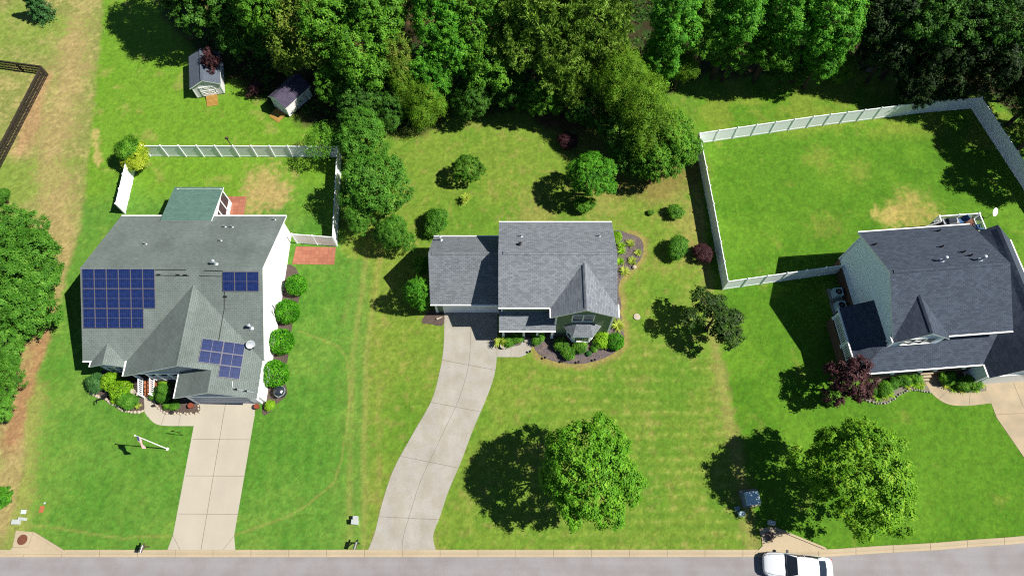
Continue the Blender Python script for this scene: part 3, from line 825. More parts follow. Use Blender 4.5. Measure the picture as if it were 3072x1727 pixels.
def window(h, c, wdir, w, hgt, mats=None, parts=2, grid=(1, 2), frame=.09, name='window'):
    """double-hung window: centre c, horizontal direction wdir in the wall, outward normal to its right"""
    d = Vector((wdir[0], wdir[1], 0)).normalized(); n = Vector((d.y, -d.x, 0)); up = Vector((0, 0, 1)); c = Vector(c)
    def bar(mb, u0, u1, v0, v1, dep, m=0):
        vs = []
        for e in (-.03, dep):
            for u, v in ((u0, v0), (u1, v0), (u1, v1), (u0, v1)): vs.append(c + d * u + up * v + n * e)
        mb.add(vs, [(3, 2, 1, 0), (4, 5, 6, 7), (0, 1, 5, 4), (1, 2, 6, 5), (2, 3, 7, 6), (3, 0, 4, 7)], m)
    f = MB(); W, H2 = w / 2, hgt / 2
    bar(f, -W - frame, -W, -H2 - frame, H2 + frame, .07); bar(f, W, W + frame, -H2 - frame, H2 + frame, .07)
    bar(f, -W, W, -H2 - frame, -H2, .085); bar(f, -W, W, H2, H2 + frame, .07)
    for k in range(1, parts): x = -W + w * k / parts; bar(f, x - .05, x + .05, -H2, H2, .06)
    for k in range(parts):
        x0 = -W + w * k / parts
        for j in range(1, grid[1]): y = -H2 + hgt * j / grid[1]; bar(f, x0 + .05, x0 + w / parts - .05, y - .02, y + .02, .04)
        for j in range(1, grid[0]): x = x0 + w / parts * j / grid[0]; bar(f, x - .012, x + .012, -H2, H2, .036)
    fr = h.part(name, f, M['whitepaint'])
    g = MB(); bar(g, -W, W, -H2, H2, .012)
    h.part('pane', g, M['glass'], fr)
    return fr

def railing(mb, a, b, z0, z1, step=.14, r=.028, m=0):
    a, b = Vector((a[0], a[1], 0)), Vector((b[0], b[1], 0)); l = (b - a).length; n = max(2, int(l / step))
    up = lambda p, z: (p.x, p.y, z)
    mb.beam(up(a, z1), up(b, z1), .09, .06, m); mb.beam(up(a, z0 + .08), up(b, z0 + .08), .06, .06, m)
    for i in range(1, n):
        p = a + (b - a) * (i / n)
        mb.box((p.x, p.y, (z0 + z1) / 2 + .03), (r * 1.3, r * 1.3, z1 - z0 - .16), m)

def vent(h, p, kind='pipe', parent=None):
    """roof fittings, p on the roof surface"""
    mb = MB()
    if kind == 'pipe':
        mb.lathe([(.12, -.06), (.12, .03), (.05, .07), (.05, .38), (.035, .38)], p, 12)
        return h.part('vent_pipe', mb, M['grey'], smooth=False)
    if kind == 'black':
        mb.lathe([(.14, -.06), (.14, .03), (.06, .07), (.055, .42), (.04, .42)], p, 12)
        return h.part('vent_pipe', mb, M['dark'])
    if kind == 'flue':
        mb.lathe([(.2, -.08), (.2, .02), (.085, .1), (.085, .62), (.0851, .62), (.13, .64), (.14, .70), (.08, .76), (.02, .77)], p, 16)
        return h.part('flue', mb, M['galv'])
    if kind == 'cap':
        mb.lathe([(.16, -.06), (.16, .03), (.11, .05), (.11, .16), (.17, .17), (.17, .23), (.08, .27)], p, 14)
        return h.part('roof_vent', mb, M['dark'])

# ---------- house A : solar panel house
A = House('white sided house with green grey roof and blue solar panels', (-28, 22, 0))
w = MB()
w.prism_x([(17.9, 0), (30.85, 0), (30.85, 2.95), (24.3, 6.15), (17.9, 3.0)], -35.15, -20.86)
A.part('wall', w, M['sidA'])
w = MB()
w.prism_y([(-27.0, 0), (-20.9, 0), (-20.9, 2.9), (-23.95, 4.5), (-27.0, 2.9)], 14.75, 17.95)
A.part('garage_wall', w, [M['sidA']])
w = MB()
w.prism_y([(-31.4, 2.7), (-22.5, 2.7), (-22.5, 3.5), (-26.2, 5.6), (-31.4, 3.0)], 16.5, 19.6)
w.prism_y([(-34.5, 0), (-32.3, 0), (-32.3, 2.75), (-33.4, 3.4), (-34.5, 2.75)], 17.25, 18.3)
w.bbox(-26.95, -20.95, 14.7, 14.748, 2.25, 2.9)
A.part('front_gable', w, M['sidAshade'])
RO = MB()
RO.slab([(-35.5, 31.2, 3.0), (-20.5, 31.2, 3.0), (-20.5, 24.3, 6.4), (-35.5, 24.3, 6.4)], .16)
RO.slab([(-35.5, 24.3, 6.402), (-20.5, 24.3, 6.402), (-20.5, 17.45, 3.0), (-35.5, 17.45, 3.0)], .16)
RO.slab([(-26.2, 16.15, 5.8), (-23.95, 16.15, 4.675), (-23.95, 14.3, 4.675), (-20.6, 14.3, 3.0), (-20.6, 17.75, 3.0), (-26.2, 23.6, 5.8)], .16)
RO.slab([(-26.2, 16.15, 5.8), (-31.85, 16.15, 2.985), (-31.85, 17.75, 2.985), (-26.2, 23.6, 5.8)], .16)
RO.slab([(-27.3, 14.3, 3.0), (-23.95, 14.3, 4.675), (-23.95, 16.5, 4.66), (-27.3, 17.2, 3.0)], .16)
RO.slab([(-33.4, 16.95, 3.66), (-34.8, 16.95, 2.96), (-34.8, 17.7, 2.96), (-33.4, 19.0, 3.66)], .14)
RO.slab([(-33.4, 16.95, 3.66), (-32.02, 16.95, 2.96), (-32.02, 17.7, 2.96), (-33.4, 19.0, 3.66)], .14)
roofA = A.part('roof', RO, [M['shA'], M['whitepaint']])
rc = MB()
for a, b in (((-35.5, 24.3, 6.402), (-26.9, 24.3, 6.402)), ((-25.2, 24.3, 6.402), (-20.5, 24.3, 6.402))): rc = MB(); ridge(rc, a, b, (0, 1), .493); A.part('ridge_cap', rc, M['shA'], roofA)
rc = MB(); ridge(rc, (-26.2, 16.15, 5.8), (-26.2, 23.4, 5.8), (1, 0), .5); A.part('ridge_cap', rc, M['shA'], roofA)
g = MB()
gutter(g, (-35.5, 31.25, 3.0), (-20.5, 31.25, 3.0)); gutter(g, (-35.5, 17.4, 3.0), (-34.7, 17.4, 3.0))
gutter(g, (-20.55, 14.3, 3.0), (-20.55, 17.8, 3.0)); gutter(g, (-31.92, 16.15, 3.0), (-31.92, 17.5, 3.0)); gutter(g, (-27.36, 14.3, 3.0), (-27.36, 16.9, 3.0))
gutter(g, (-34.86, 16.95, 2.97), (-34.86, 17.5, 2.97)); gutter(g, (-31.96, 16.95, 2.93), (-31.96, 17.3, 2.93))
gutters(A, roofA)
d = MB(); d.bbox(-26.5, -21.8, 14.66, 14.72, .02, 2.2)
for k in range(4): d.bbox(-26.45, -21.85, 14.64, 14.66, .06 + .55 * k, .55 + .55 * k)
A.part('garage_door', d, mk('shaded_garage_door', (.34, .38, .46, 1), rough=.5, var=.04))  # blue grey carries the shade on the garage front
t = MB(); t.bbox(-26.75, -26.5, 14.6, 14.75, 0, 2.35); t.bbox(-21.8, -21.2, 14.6, 14.75, 0, 2.35); t.bbox(-26.75, -21.2, 14.58, 14.76, 2.2, 2.42)
A.part('garage_trim', t, M['white'])
# porch: deck, posts, railing, brick steps
p = MB(); p.bbox(-31.6, -27.05, 16.4, 17.88, 0, .72); A.part('porch_floor', p, mk('dark_porch_boards', rgb(84, 74, 72), var=.15))
p = MB()
for x in (-31.48, -30.3, -29.5, -28.5, -27.25): p.bbox(x - .09, x + .09, 16.45, 16.63, .72, 2.75)
p.bbox(-31.5, -27.1, 16.42, 16.66, 2.6, 2.8)
A.part('porch_post', p, M['white'])
for x0_, x1_ in ((-30.2, -28.55), (-28.4, -27.3)): p = MB(); railing(p, (x0_, 16.54), (x1_, 16.54), .75, 1.65); A.part('porch_railing', p, M['white'])
SX0, SX1 = -31.3, -30.5
s = MB()
for k in range(4): s.bbox(SX0, SX1, 15.25 + .3 * k, 16.4, .17 * k, .17 * (k + 1) + .02)
A.part('steps', s, M['brickstep'])
for x in (SX0 - .08, SX1 + .08):
    r = MB()
    r.beam((x, 15.2, 1.0), (x, 16.5, 1.62), .07, .07); r.beam((x, 15.2, .35), (x, 16.5, .85), .06, .06); r.bbox(x - .06, x + .06, 15.12, 15.24, 0, 1.1)
    for k in range(7): y = 15.35 + k * .16; r.bbox(x - .02, x + .02, y - .03, y + .03, .3 + (y - 15.2) * .45, 1.0 + (y - 15.2) * .48)
    A.part('stair_railing', r, M['white'])
fd = MB(); fd.bbox(-31.3, -30.4, 17.84, 17.9, .75, 2.75); A.part('front_door', fd, mk('dark_front_door', (.05, .06, .08, 1), rough=.4))
window(A, (-33.4, 17.24, 1.5), (1, 0), 1.3, 1.3, grid=(2, 2)); window(A, (-28.9, 17.89, 1.6), (1, 0), .9, 1.4, parts=1); window(A, (-27.7, 17.89, 1.6), (1, 0), .8, 1.4, parts=1)
window(A, (-20.855, Z1(1203, 772, 1.6)[1], 1.7), (0, 1), .75, 1.3, parts=1, grid=(3, 4), frame=.06)
# sunroom
s = MB()
for q in ((-31.2, -27.1, 30.9, 34.35, 0, .75),): s.bbox(*q)
sun = A.part('sunroom_wall', s, M['white'])
s = MB()
for y in (31.1, 32.15, 33.2, 34.28):
    for x in (-31.15, -27.15): s.bbox(x - .07, x + .07, y - .07, y + .07, .75, 2.5)
for x in (-29.9, -28.5): s.bbox(x - .06, x + .06, 34.22, 34.34, .75, 2.5)
s.bbox(-31.25, -27.05, 34.2, 34.36, 2.42, 2.6); s.bbox(-27.22, -27.06, 31.0, 34.3, 2.45, 2.62); s.bbox(-31.24, -31.08, 31.0, 34.3, 2.45, 2.62)
A.part('sunroom_frame', s, M['whitepaint'])
s = MB(); s.bbox(-27.13, -27.10, 31.1, 34.2, .75, 2.46); s.bbox(-31.2, -31.17, 31.1, 34.2, .75, 2.46); s.bbox(-31.1, -27.2, 34.26, 34.29, .75, 2.44)
A.part('sunroom_glass', s, M['glass'])
s = MB(); s.slab([(-31.55, 34.55, 2.55), (-26.95, 34.55, 2.55), (-26.95, 30.4, 3.55), (-31.55, 30.4, 3.55)], .12); A.part('sunroom_roof', s, [M['shS'], M['whitepaint']])
# solar panels: three blocks lying on the slopes
pF, nF = Vector((-28, 24.3, 6.402)), Vector((0, -3.4, 6.85)).normalized()
pG, nG = Vector((-26.2, 18, 5.8)), Vector((.5, 0, 1)).normalized()
def panels(corner, u, v, cells, w, h, n):
    u, v = u.normalized(), v.normalized()
    for i, j in cells:
        o = corner + u * (i * (w + .02)) + v * (j * (h + .02)) + n * .12
        f = MB()
        q = [o, o + u * w, o + u * w + v * h, o + v * h]
        lo = [p - n * .045 for p in q]
        f.add(q + lo, [(0, 1, 2, 3), (7, 6, 5, 4), (0, 4, 5, 1), (1, 5, 6, 2), (2, 6, 7, 3), (3, 7, 4, 0)], 0)
        fr = A.part('solar_panel', f, M['panelframe'])
        c = MB(); e = .028
        mid = h / 2 if h > w else None
        def patch(a0, a1, b0, b1):
            pts = [o + u * a0 + v * b0 + n * .004, o + u * a1 + v * b0 + n * .004, o + u * a1 + v * b1 + n * .004, o + u * a0 + v * b1 + n * .004]
            c.add(pts, [(0, 1, 2, 3)], 0, [[(0, 0), (a1 - a0, 0), (a1 - a0, b1 - b0), (0, b1 - b0)]])
        if h > w: patch(e, w - e, e, h / 2 - .012); patch(e, w - e, h / 2 + .012, h - e)
        else: patch(e, w / 2 - .012, e, h - e); patch(w / 2 + .012, w - e, e, h - e)
        A.part('cell_face', c, M['cells'], fr)
uF, vF = Vector((1, 0, 0)), Vector((0, -6.85, -3.4)).normalized()
c0 = on_plane(200 + 95 * .5111, 540 + 521 * .5111, pF, nF)
c1 = on_plane(200 + 521 * .5111, 540 + 527 * .5111, pF, nF)
c2 = on_plane(200 + 97 * .5111, 540 + 868 * .5111, pF, nF)
pw, ph = (c1 - c0).length / 6 - .02, (c2 - c0).length / 3 - .02
print('panel size', pw, ph)
panels(c0, uF, vF, [(i, j) for j in range(3) for i in range(6) if not (j == 2 and i == 5)], pw, ph, nF)
c0 = on_plane(200 + 918 * .5111, 540 + 537 * .5111, pF, nF)
panels(c0, uF, vF, [(0, 0), (1, 0), (2, 0)], pw, ph, nF)
c0 = on_plane(200 + 797 * .5111, 540 + 930 * .5111, pG, nG)
c1 = on_plane(200 + 1040 * .5111, 540 + 968 * .5111, pG, nG)
c2 = on_plane(200 + 1005 * .5111, 540 + 1170 * .5111, pG, nG)
print('block', (c1 - c0), (c2 - c1))
panels(c0, Vector((1, 0, -.5)), Vector((0, -1, 0)), [(0, 0), (0, 1), (1, 0), (1, 1), (1, 2)], 1.62, .98, nG)
# conduit runs and roof fittings
def roofpt(x, y, pl='F', up=0.03):
    return on_plane(200 + x * .5111, 540 + y * .5111, *(dict(F=(pF, nF), G=(pG, nG), B=(Vector((-28, 24.3, 6.4)), Vector((0, 3.4, 6.9)).normalized()))[pl])) + Vector((0, 0, up))
runs = [([roofpt(521, 527), roofpt(700, 527)], .03), ([roofpt(805, 532), roofpt(917, 535)], .03), ([roofpt(522, 560), roofpt(720, 562)], .025), ([roofpt(780, 563), roofpt(915, 566)], .025),
        ([roofpt(927, 655), roofpt(926, 755), roofpt(917, 800, 'G'), roofpt(893, 940, 'G')], .025), ([roofpt(972, 1180, 'G'), roofpt(975, 1215, 'G'), roofpt(990, 1225, 'G'), roofpt(1100, 1246, 'G')], .025)]
for i, (pts, r_) in enumerate(runs):
    c = MB(); c.tube(pts, r_, 6); A.part('conduit', c, M['galv'] if i == 5 else M['iron'])
for x, y, q in ((540, 557, 'F'), (652, 558, 'F'), (695, 559, 'F'), (930, 685, 'F'), (990, 1228, 'G'), (1048, 1238, 'G')):
    c = MB(); c.box(roofpt(x, y, q), (.3, .14, .08)); A.part('conduit_box', c, M['iron'])
for x, y in ((465, 372), (931, 272), (973, 273), (906, 352), (1223, 230)): vent(A, roofpt(x, y + 4, 'B', 0), 'pipe')
for x, y, q in ((876, 494, 'B'), (1085, 868, 'F')): vent(A, roofpt(x, y, q, 0), 'flue')
b = roofpt(1117, 972, 'G', 0)
dm = MB(); dm.tube([b, b + Vector((0, 0, .25)), b + Vector((-.25, -.1, .55))], .035, 8); dm.box(b + Vector((0, 0, .02)), (.3, .2, .05))
dsh = A.part('satellite_dish', dm, M['galv'])
q = MB(); cN = Vector((.55, -.55, .62)).normalized(); a1 = cN.cross(Vector((0, 0, 1))).normalized(); a2 = a1.cross(cN); o = b + Vector((-.3, -.12, .66))
vs, fs = [], []
for i, (rr, dp) in enumerate(((.02, -.08), (.17, -.06), (.28, -.025), (.36, .025), (.37, .015), (.28, -.045), (.02, -.1))):
    for k in range(20):
        th = 2 * math.pi * k / 20; vs.append(o + a1 * (rr * math.cos(th)) + a2 * (rr * math.sin(th)) + cN * dp)
for i in range(6):
    for k in range(20): fs.append((i * 20 + k, i * 20 + (k + 1) % 20, (i + 1) * 20 + (k + 1) % 20, (i + 1) * 20 + k))
q.add(vs, fs); A.part('reflector', q, M['galv'], dsh, smooth=True)
q = MB(); q.tube([o - a2 * .42, o + cN * .55 - a2 * .15], .02, 6); q.box(o + cN * .56 - a2 * .14, (.1, .1, .14)); A.part('receiver_arm', q, M['dark'], dsh)

# ---------- house B : sage green house with attached garage
B = House('sage green two storey house with grey roof and bay window', (3.5, 25.3, 0))
w = MB()
w.prism_x([(21.75, 0), (28.9, 0), (28.9, 5.1), (25.35, 6.95), (21.75, 5.1)], -.85, 8.4)
w.prism_y([(3.65, 0), (8.4, 0), (8.4, 5.15), (5.93, 6.7), (3.65, 5.15)], 20.75, 21.9)
B.part('wall', w, M['sidB'])
w = MB(); w.prism_x([(23.0, 0), (28.95, 0), (28.95, 2.85), (25.95, 5.65), (23.0, 2.85)], -6.72, -.86); B.part('garage_wall', w, M['sidB'])
RO = MB()
RO.slab([(-1.12, 29.3, 5.2), (8.66, 29.3, 5.2), (8.6, 25.3, 7.2), (-1.12, 25.3, 7.2)], .17)
RO.slab([(-1.12, 25.3, 7.202), (8.6, 25.3, 7.202), (8.66, 21.32, 5.2), (-1.12, 21.32, 5.2)], .17)
RO.slab([(5.92, 20.38, 6.9), (3.2, 20.42, 5.19), (3.2, 21.5, 5.19), (5.92, 24.75, 6.9)], .15)
RO.slab([(5.92, 20.38, 6.9), (8.68, 20.42, 5.19), (8.68, 21.5, 5.19), (5.92, 24.75, 6.9)], .15)
roofB = B.part('roof', RO, [M['shB'], M['whitepaint']])
for a, b, s_, d_ in (((-.75, 25.3, 7.202), (8.1, 25.3, 7.202), (0, 1), .5), ((5.92, 20.6, 6.9), (5.92, 24.4, 6.9), (1, 0), .63)): rc = MB(); ridge(rc, a, b, s_, d_, up=.07); B.part('ridge_cap', rc, M['shB'], roofB)
RO = MB()
RO.slab([(-7.03, 29.2, 2.8), (-1.0, 29.2, 2.8), (-1.0, 25.97, 5.9), (-7.03, 25.97, 5.9)], .17)
RO.slab([(-7.03, 25.97, 5.902), (-1.0, 25.97, 5.902), (-1.0, 22.6, 2.8), (-7.03, 22.6, 2.8)], .17)
roofBg = B.part('garage_roof', RO, [M['shB'], M['whitepaint']])
rc = MB(); ridge(rc, (-6.75, 25.97, 5.902), (-1.7, 25.97, 5.902), (0, 1), .95, up=.07); B.part('ridge_cap', rc, M['shB'], roofBg)
g = MB()
gutter(g, (-1.12, 29.36, 5.2), (8.66, 29.36, 5.2)); gutter(g, (-1.12, 21.26, 5.2), (3.2, 21.26, 5.2)); gutter(g, (3.13, 20.42, 5.2), (3.13, 21.3, 5.2)); gutter(g, (8.75, 20.42, 5.2), (8.75, 21.6, 5.2))
gutter(g, (-7.03, 22.54, 2.8), (-1.12, 22.54, 2.8)); gutter(g, (-7.03, 29.26, 2.8), (-1.12, 29.26, 2.8)); gutter(g, (-1.1, 20.18, 2.62), (3.72, 20.18, 2.62))
gutters(B, roofB)
for q in ((8.3, 8.45, 20.7, 20.8, 0, 5.05), (3.6, 3.75, 20.7, 20.8, 0, 5.05), (-.92, -.8, 21.7, 21.8, 2.4, 5.0), (-6.8, -6.6, 22.94, 23.05, 0, 2.7)):
    t = MB(); t.bbox(*q); B.part('corner_trim', t, M['whitepaint'])
d = MB(); d.bbox(-5.95, -1.35, 22.95, 22.99, .02, 2.35)
for k in range(4): d.bbox(-5.9, -1.4, 22.93, 22.95, .06 + .57 * k, .58 + .57 * k)
B.part('garage_door', d, M['whitepaint'])
t = MB(); t.bbox(-6.1, -5.95, 22.9, 22.995, 0, 2.5); t.bbox(-1.35, -1.2, 22.9, 22.995, 0, 2.5); t.bbox(-6.1, -1.2, 22.9, 22.996, 2.35, 2.5); B.part('garage_trim', t, M['whitepaint'])
s = MB(); s.slab([(-1.1, 21.76, 3.35), (3.72, 21.76, 3.35), (3.72, 20.22, 2.62), (-1.1, 20.22, 2.62)], .13); B.part('porch_roof', s, [M['shB'], M['whitepaint']])
s = MB(); s.bbox(-.95, 3.62, 20.42, 21.74, 0, .28); B.part('porch_floor', s, mk('porch_boards', rgb(120, 104, 98), var=.15))
for x in (-.75, 1.02, 2.2, 3.48):
    s = MB(); s.bbox(x - .09, x + .09, 20.42, 20.6, .28, 2.5); s.bbox(x - .13, x + .13, 20.38, 20.64, .28, .5); s.bbox(x - .13, x + .13, 20.38, 20.64, 2.32, 2.5); B.part('porch_post', s, M['whitepaint'])
s = MB(); s.bbox(1.1, 2.1, 20.1, 20.42, 0, .16); B.part('steps', s, M['conB'])
s = MB(); s.bbox(.9, 1.85, 21.70, 21.74, .3, 2.4); B.part('front_door', s, mk('porch_door', (.06, .07, .08, 1), rough=.4))
window(B, (-.1, 21.74, 1.5), (1, 0), .9, 1.5, parts=1); window(B, (2.9, 21.74, 1.5), (1, 0), .9, 1.5, parts=1)
window(B, (5.9, 20.74, 4.35), (1, 0), 1.7, 1.25, grid=(1, 2)); window(B, (1.9, 21.74, 4.55), (1, 0), 1.8, .9, grid=(1, 1))
# bay window
by = [(4.75, 20.74), (5.25, 19.98), (6.75, 19.98), (7.25, 20.74)]
s = MB()
n4 = len(by)
s.add([(x, y, .35) for x, y in by] + [(x, y, 2.5) for x, y in by], [(0, 1, 5, 4), (1, 2, 6, 5), (2, 3, 7, 6), (3, 0, 4, 7), (4, 5, 6, 7), (3, 2, 1, 0)])
bay = B.part('bay', s, M['whitepaint'])
s = MB()
e = [(4.38, 20.73, 2.5), (5.13, 19.7, 2.5), (6.85, 19.7, 2.5), (7.6, 20.73, 2.5)]; tp = [(5.45, 20.73, 3.35), (6.55, 20.73, 3.35)]
s.slab([e[0], e[1], tp[0]], .08); s.slab([e[1], e[2], tp[1], tp[0]], .08); s.slab([e[2], e[3], tp[1]], .08)
B.part('bay_roof', s, [M['shB'], M['whitepaint']], bay)
window(B, (6.0, 19.978, 1.5), (1, 0), 1.15, 1.45, parts=1)
dv = Vector((.5, -.76, 0)).normalized(); window(B, (5.0, 20.355, 1.5), (dv.x, dv.y), .5, 1.4, parts=1, frame=.07)
window(B, (7.0, 20.355, 1.5), (dv.x, -dv.y), .5, 1.4, parts=1, frame=.07)
pB, nB = Vector((0, 25.3, 7.2)), Vector((0, .5, 1)).normalized()
rp2 = lambda x, y: on_plane(1120 + x * .34525, 620 + y * .34525, pB, nB)
vent(B, rp2(1285, 258), 'pipe'); vent(B, rp2(1963, 256), 'pipe'); vent(B, rp2(1275, 330), 'cap')
vent(B, on_plane(1120 + 585 * .34525, 620 + 292 * .34525, Vector((-4, 25.97, 5.9)), Vector((0, .96, 1)).normalized()), 'flue')
for y, z in ((29.0, 5.0),):
    s = MB()
    for x in (-.6, 1.7): s.box((x, 29.25, 4.4), (.16, .5, .16))
    B.part('eave_light', s, M['dark'])

# ---------- house C : pale blue house, turned a few degrees
CROT = R(4.5)
CC = (34.8, 23.55, .55)
C = House('pale blue sided two storey house with charcoal roof and wraparound porch', CC, CROT)
w = MB()
w.prism_x([(-4.5, .7), (4.5, .7), (4.5, 5.05), (0, 7.35), (-4.5, 5.05)], -4.62, 4.62)
w.prism_y([(-4.62, 3.2), (-.5, 3.2), (-.5, 5.1), (-2.6, 6.55), (-4.62, 5.1)], -4.95, -4.4)
C.part('wall', w, M['sidC'])
w = MB(); w.bbox(-4.66, 4.66, -4.54, 4.54, -.6, .7); C.part('foundation', w, M['brick'])
w = MB(); w.prism_y([(3.75, -.6), (9.6, -.6), (9.6, 2.75), (6.65, 5.6), (3.75, 2.75)], -7.6, 4.0); C.part('garage_wall', w, M['sidC'])
for q in ((-4.7, -4.58, -4.59, -4.46, .7, 5.0), (-4.7, -4.58, 4.47, 4.6, .7, 5.0), (-4.7, -4.62, -4.97, -4.78, 3.25, 5.1), (3.68, 3.85, -7.68, -7.55, -.5, 2.7)):
    t = MB(); t.bbox(*q); C.part('corner_trim', t, M['whitepaint'])
RO = MB()
RO.slab([(-4.9, 4.85, 5.2), (4.9, 4.85, 5.2), (4.9, 0, 7.6), (-4.9, 0, 7.6)], .17)
RO.slab([(-4.9, 0, 7.602), (4.9, 0, 7.602), (4.9, -4.85, 5.2), (-4.9, -4.85, 5.2)], .17)
RO.slab([(-2.6, -5.1, 6.75), (-4.92, -5.15, 5.19), (-4.92, -4.4, 5.19), (-2.6, -1.6, 6.75)], .15)
RO.slab([(-2.6, -5.1, 6.75), (-.35, -5.15, 5.19), (-.35, -4.4, 5.19), (-2.6, -1.6, 6.75)], .15)
roofC = C.part('roof', RO, [M['shC'], M['whitepaint']])
for a, b, s_, d_ in (((-4.6, 0, 7.602), (4.5, 0, 7.602), (0, 1), .495), ((-2.6, -4.95, 6.75), (-2.6, -1.9, 6.75), (1, 0), .68)): rc = MB(); ridge(rc, a, b, s_, d_, up=.06); C.part('ridge_cap', rc, M['shC'], roofC)
RO = MB()
RO.slab([(3.45, -7.95, 2.75), (3.45, 4.3, 2.75), (6.65, 4.3, 5.9), (6.65, -7.95, 5.9)], .17)
RO.slab([(9.85, -7.95, 2.75), (9.85, 4.3, 2.75), (6.65, 4.3, 5.902), (6.65, -7.95, 5.902)], .17)
roofCg = C.part('garage_roof', RO, [M['shC'], M['whitepaint']])
rc = MB(); ridge(rc, (6.65, -7.6, 5.902), (6.65, 4.0, 5.902), (1, 0), .98, up=.07); C.part('ridge_cap', rc, M['shC'], roofCg)
g = MB()
gutter(g, (-4.9, 4.92, 5.2), (4.9, 4.92, 5.2)); gutter(g, (-.35, -4.92, 5.2), (4.9, -4.92, 5.2)); gutter(g, (-4.98, -5.1, 5.2), (-4.98, -4.6, 5.2)); gutter(g, (3.38, -7.9, 2.75), (3.38, -6.8, 2.75)); gutter(g, (9.92, -7.9, 2.75), (9.92, 4.3, 2.75))
gutter(g, (-7.1, -6.8, 2.68), (3.5, -6.8, 2.68)); gutter(g, (-7.12, -6.75, 2.68), (-7.12, -.9, 2.68))
gutters(C, roofC)
s = MB()
s.slab([(-7.05, -6.75, 2.68), (-4.6, -4.6, 3.9), (4.6, -4.6, 3.9), (3.5, -6.75, 2.68)], .14)
s.slab([(-7.05, -6.75, 2.68), (-4.6, -4.6, 3.9), (-4.6, -.9, 3.9), (-7.05, -.9, 2.68)], .14)
C.part('porch_roof', s, [M['shC'], M['whitepaint']])
s = MB(); s.bbox(-6.85, -4.68, -6.5, -1.05, -.6, .72); s.bbox(-4.68, 3.7, -6.5, -4.56, -.6, .72); C.part('porch_floor', s, M['brick'])
for x, y in ((-6.75, -1.15), (-6.75, -3.75), (-6.75, -6.4), (-3.2, -6.4), (-.8, -6.4), (.5, -6.4), (3.0, -6.4)):
    s = MB(); s.bbox(x - .1, x + .1, y - .1, y + .1, .72, 2.55); s.bbox(x - .14, x + .14, y - .14, y + .14, .72, .9); C.part('porch_post', s, M['white'])
for q in (((-6.75, -1.2), (-6.75, -3.7)), ((-6.75, -3.8), (-6.75, -6.35)), ((-4.9, -1.12), (-6.7, -1.12)), ((-6.7, -6.4), (-3.3, -6.4)), ((-3.1, -6.4), (-.9, -6.4))): s = MB(); railing(s, q[0], q[1], .75, 1.7, .16, .045); C.part('porch_railing', s, M['white'])
s = MB()
for k in range(3): s.bbox(-.7, .4, -7.06 + .18 * k, -6.5, -.55 + .4 * k, -.15 + .4 * k + .02)
C.part('steps', s, M['conC'])
s = MB(); s.bbox(-.6, .4, -4.6, -4.55, .75, 2.8); C.part('front_door', s, mk('red_brown_door', rgb(130, 74, 60), rough=.5))
window(C, (-2.6, -4.97, 4.75), (1, 0), 2.5, 1.25, parts=3, grid=(1, 2)); window(C, (2.0, -4.52, 4.6), (1, 0), 1.9, .7, grid=(1, 1))
window(C, (-2.6, -4.52, 1.8), (1, 0), 1.6, 1.4); window(C, (2.3, -4.52, 1.8), (1, 0), 1.4, 1.4)
s = MB(); s.bbox(4.3, 9.0, -7.66, -7.6, -.53, 1.9); C.part('garage_door', s, M['whitepaint'])
def lpt(px, py, plane, n):
    """roof point of house C in its own axes"""
    n2 = Vector((n[0] * math.cos(CROT) - n[1] * math.sin(CROT), n[0] * math.sin(CROT) + n[1] * math.cos(CROT), n[2])).normalized()
    p = on_plane(px, py, plane, n2) - Vector(CC)
    return Vector((p.x * math.cos(CROT) + p.y * math.sin(CROT), -p.x * math.sin(CROT) + p.y * math.cos(CROT), p.z))
for x, y in ((580, 295), (998, 206), (1018, 310), (1160, 345), (1208, 368)): vent(C, lpt(2360 + x * .4558, 600 + y * .4558, Vector((34.8, 23.55, 8.15)), (0, .495, 1)), 'black')
for x, y in ((1022, 400), (1275, 394)): vent(C, lpt(2360 + x * .4558, 600 + y * .4558, Vector((34.8, 23.55, 8.15)), (0, .495, 1)), 'flue')
# back deck with white railing
def loc(p):
    x, y = p[0] - CC[0], p[1] - CC[1]
    return (x * math.cos(CROT) + y * math.sin(CROT), -x * math.sin(CROT) + y * math.cos(CROT))
ZH = zoomer(2740, 620, .12888)
k0, k1, k2, k3 = (loc(ZH(*q, 2.5)) for q in ((612, 228), (1538, 150), (1668, 520), (712, 470)))
x0, x1, y1 = k0[0], k1[0], (k0[1] + k1[1]) / 2
s = MB(); s.bbox(x0 - .05, x1 + .05, 4.56, y1 + .05, .85, 1.0)
for x in (x0, x1):
    s.bbox(x - .08, x + .08, y1 - .15, y1, -.55, .85)
C.part('deck_floor', s, mk('deck_boards', rgb(170, 150, 140), var=.15, scale=8))
s = MB(); railing(s, (x0, y1), (x1, y1), 1.0, 1.95, .16, .03); railing(s, (x0, y1), (x0, y1 - .55), 1.0, 1.95, .16, .03); railing(s, (x1, y1), (x1, 4.7), 1.0, 1.95, .16, .03)
for x, y in ((x0, y1), (x1, y1), ((x0 + x1) / 2, y1)): s.bbox(x - .07, x + .07, y - .07, y + .07, .9, 2.05)
C.part('deck_railing', s, M['white'])
s = MB()
for k in range(6): s.bbox(x0 - .3 * (k + 1), x0 - .3 * k - .06, y1 - 1.5, y1 - .6, .8 - .22 * k - .06, .82 - .22 * k)
for y in (y1 - .55, y1 - 1.55): s.beam((x0, y, 1.9), (x0 - 1.8, y, .55), .08, .07); s.beam((x0, y, .75), (x0 - 1.8, y, -.5), .06, .2)
C.part('deck_stairs', s, M['white'])
def cpos(lx, ly, z=0):
    return (CC[0] + lx * math.cos(CROT) - ly * math.sin(CROT), CC[1] + lx * math.sin(CROT) + ly * math.cos(CROT), z + CC[2] * (z > 0))
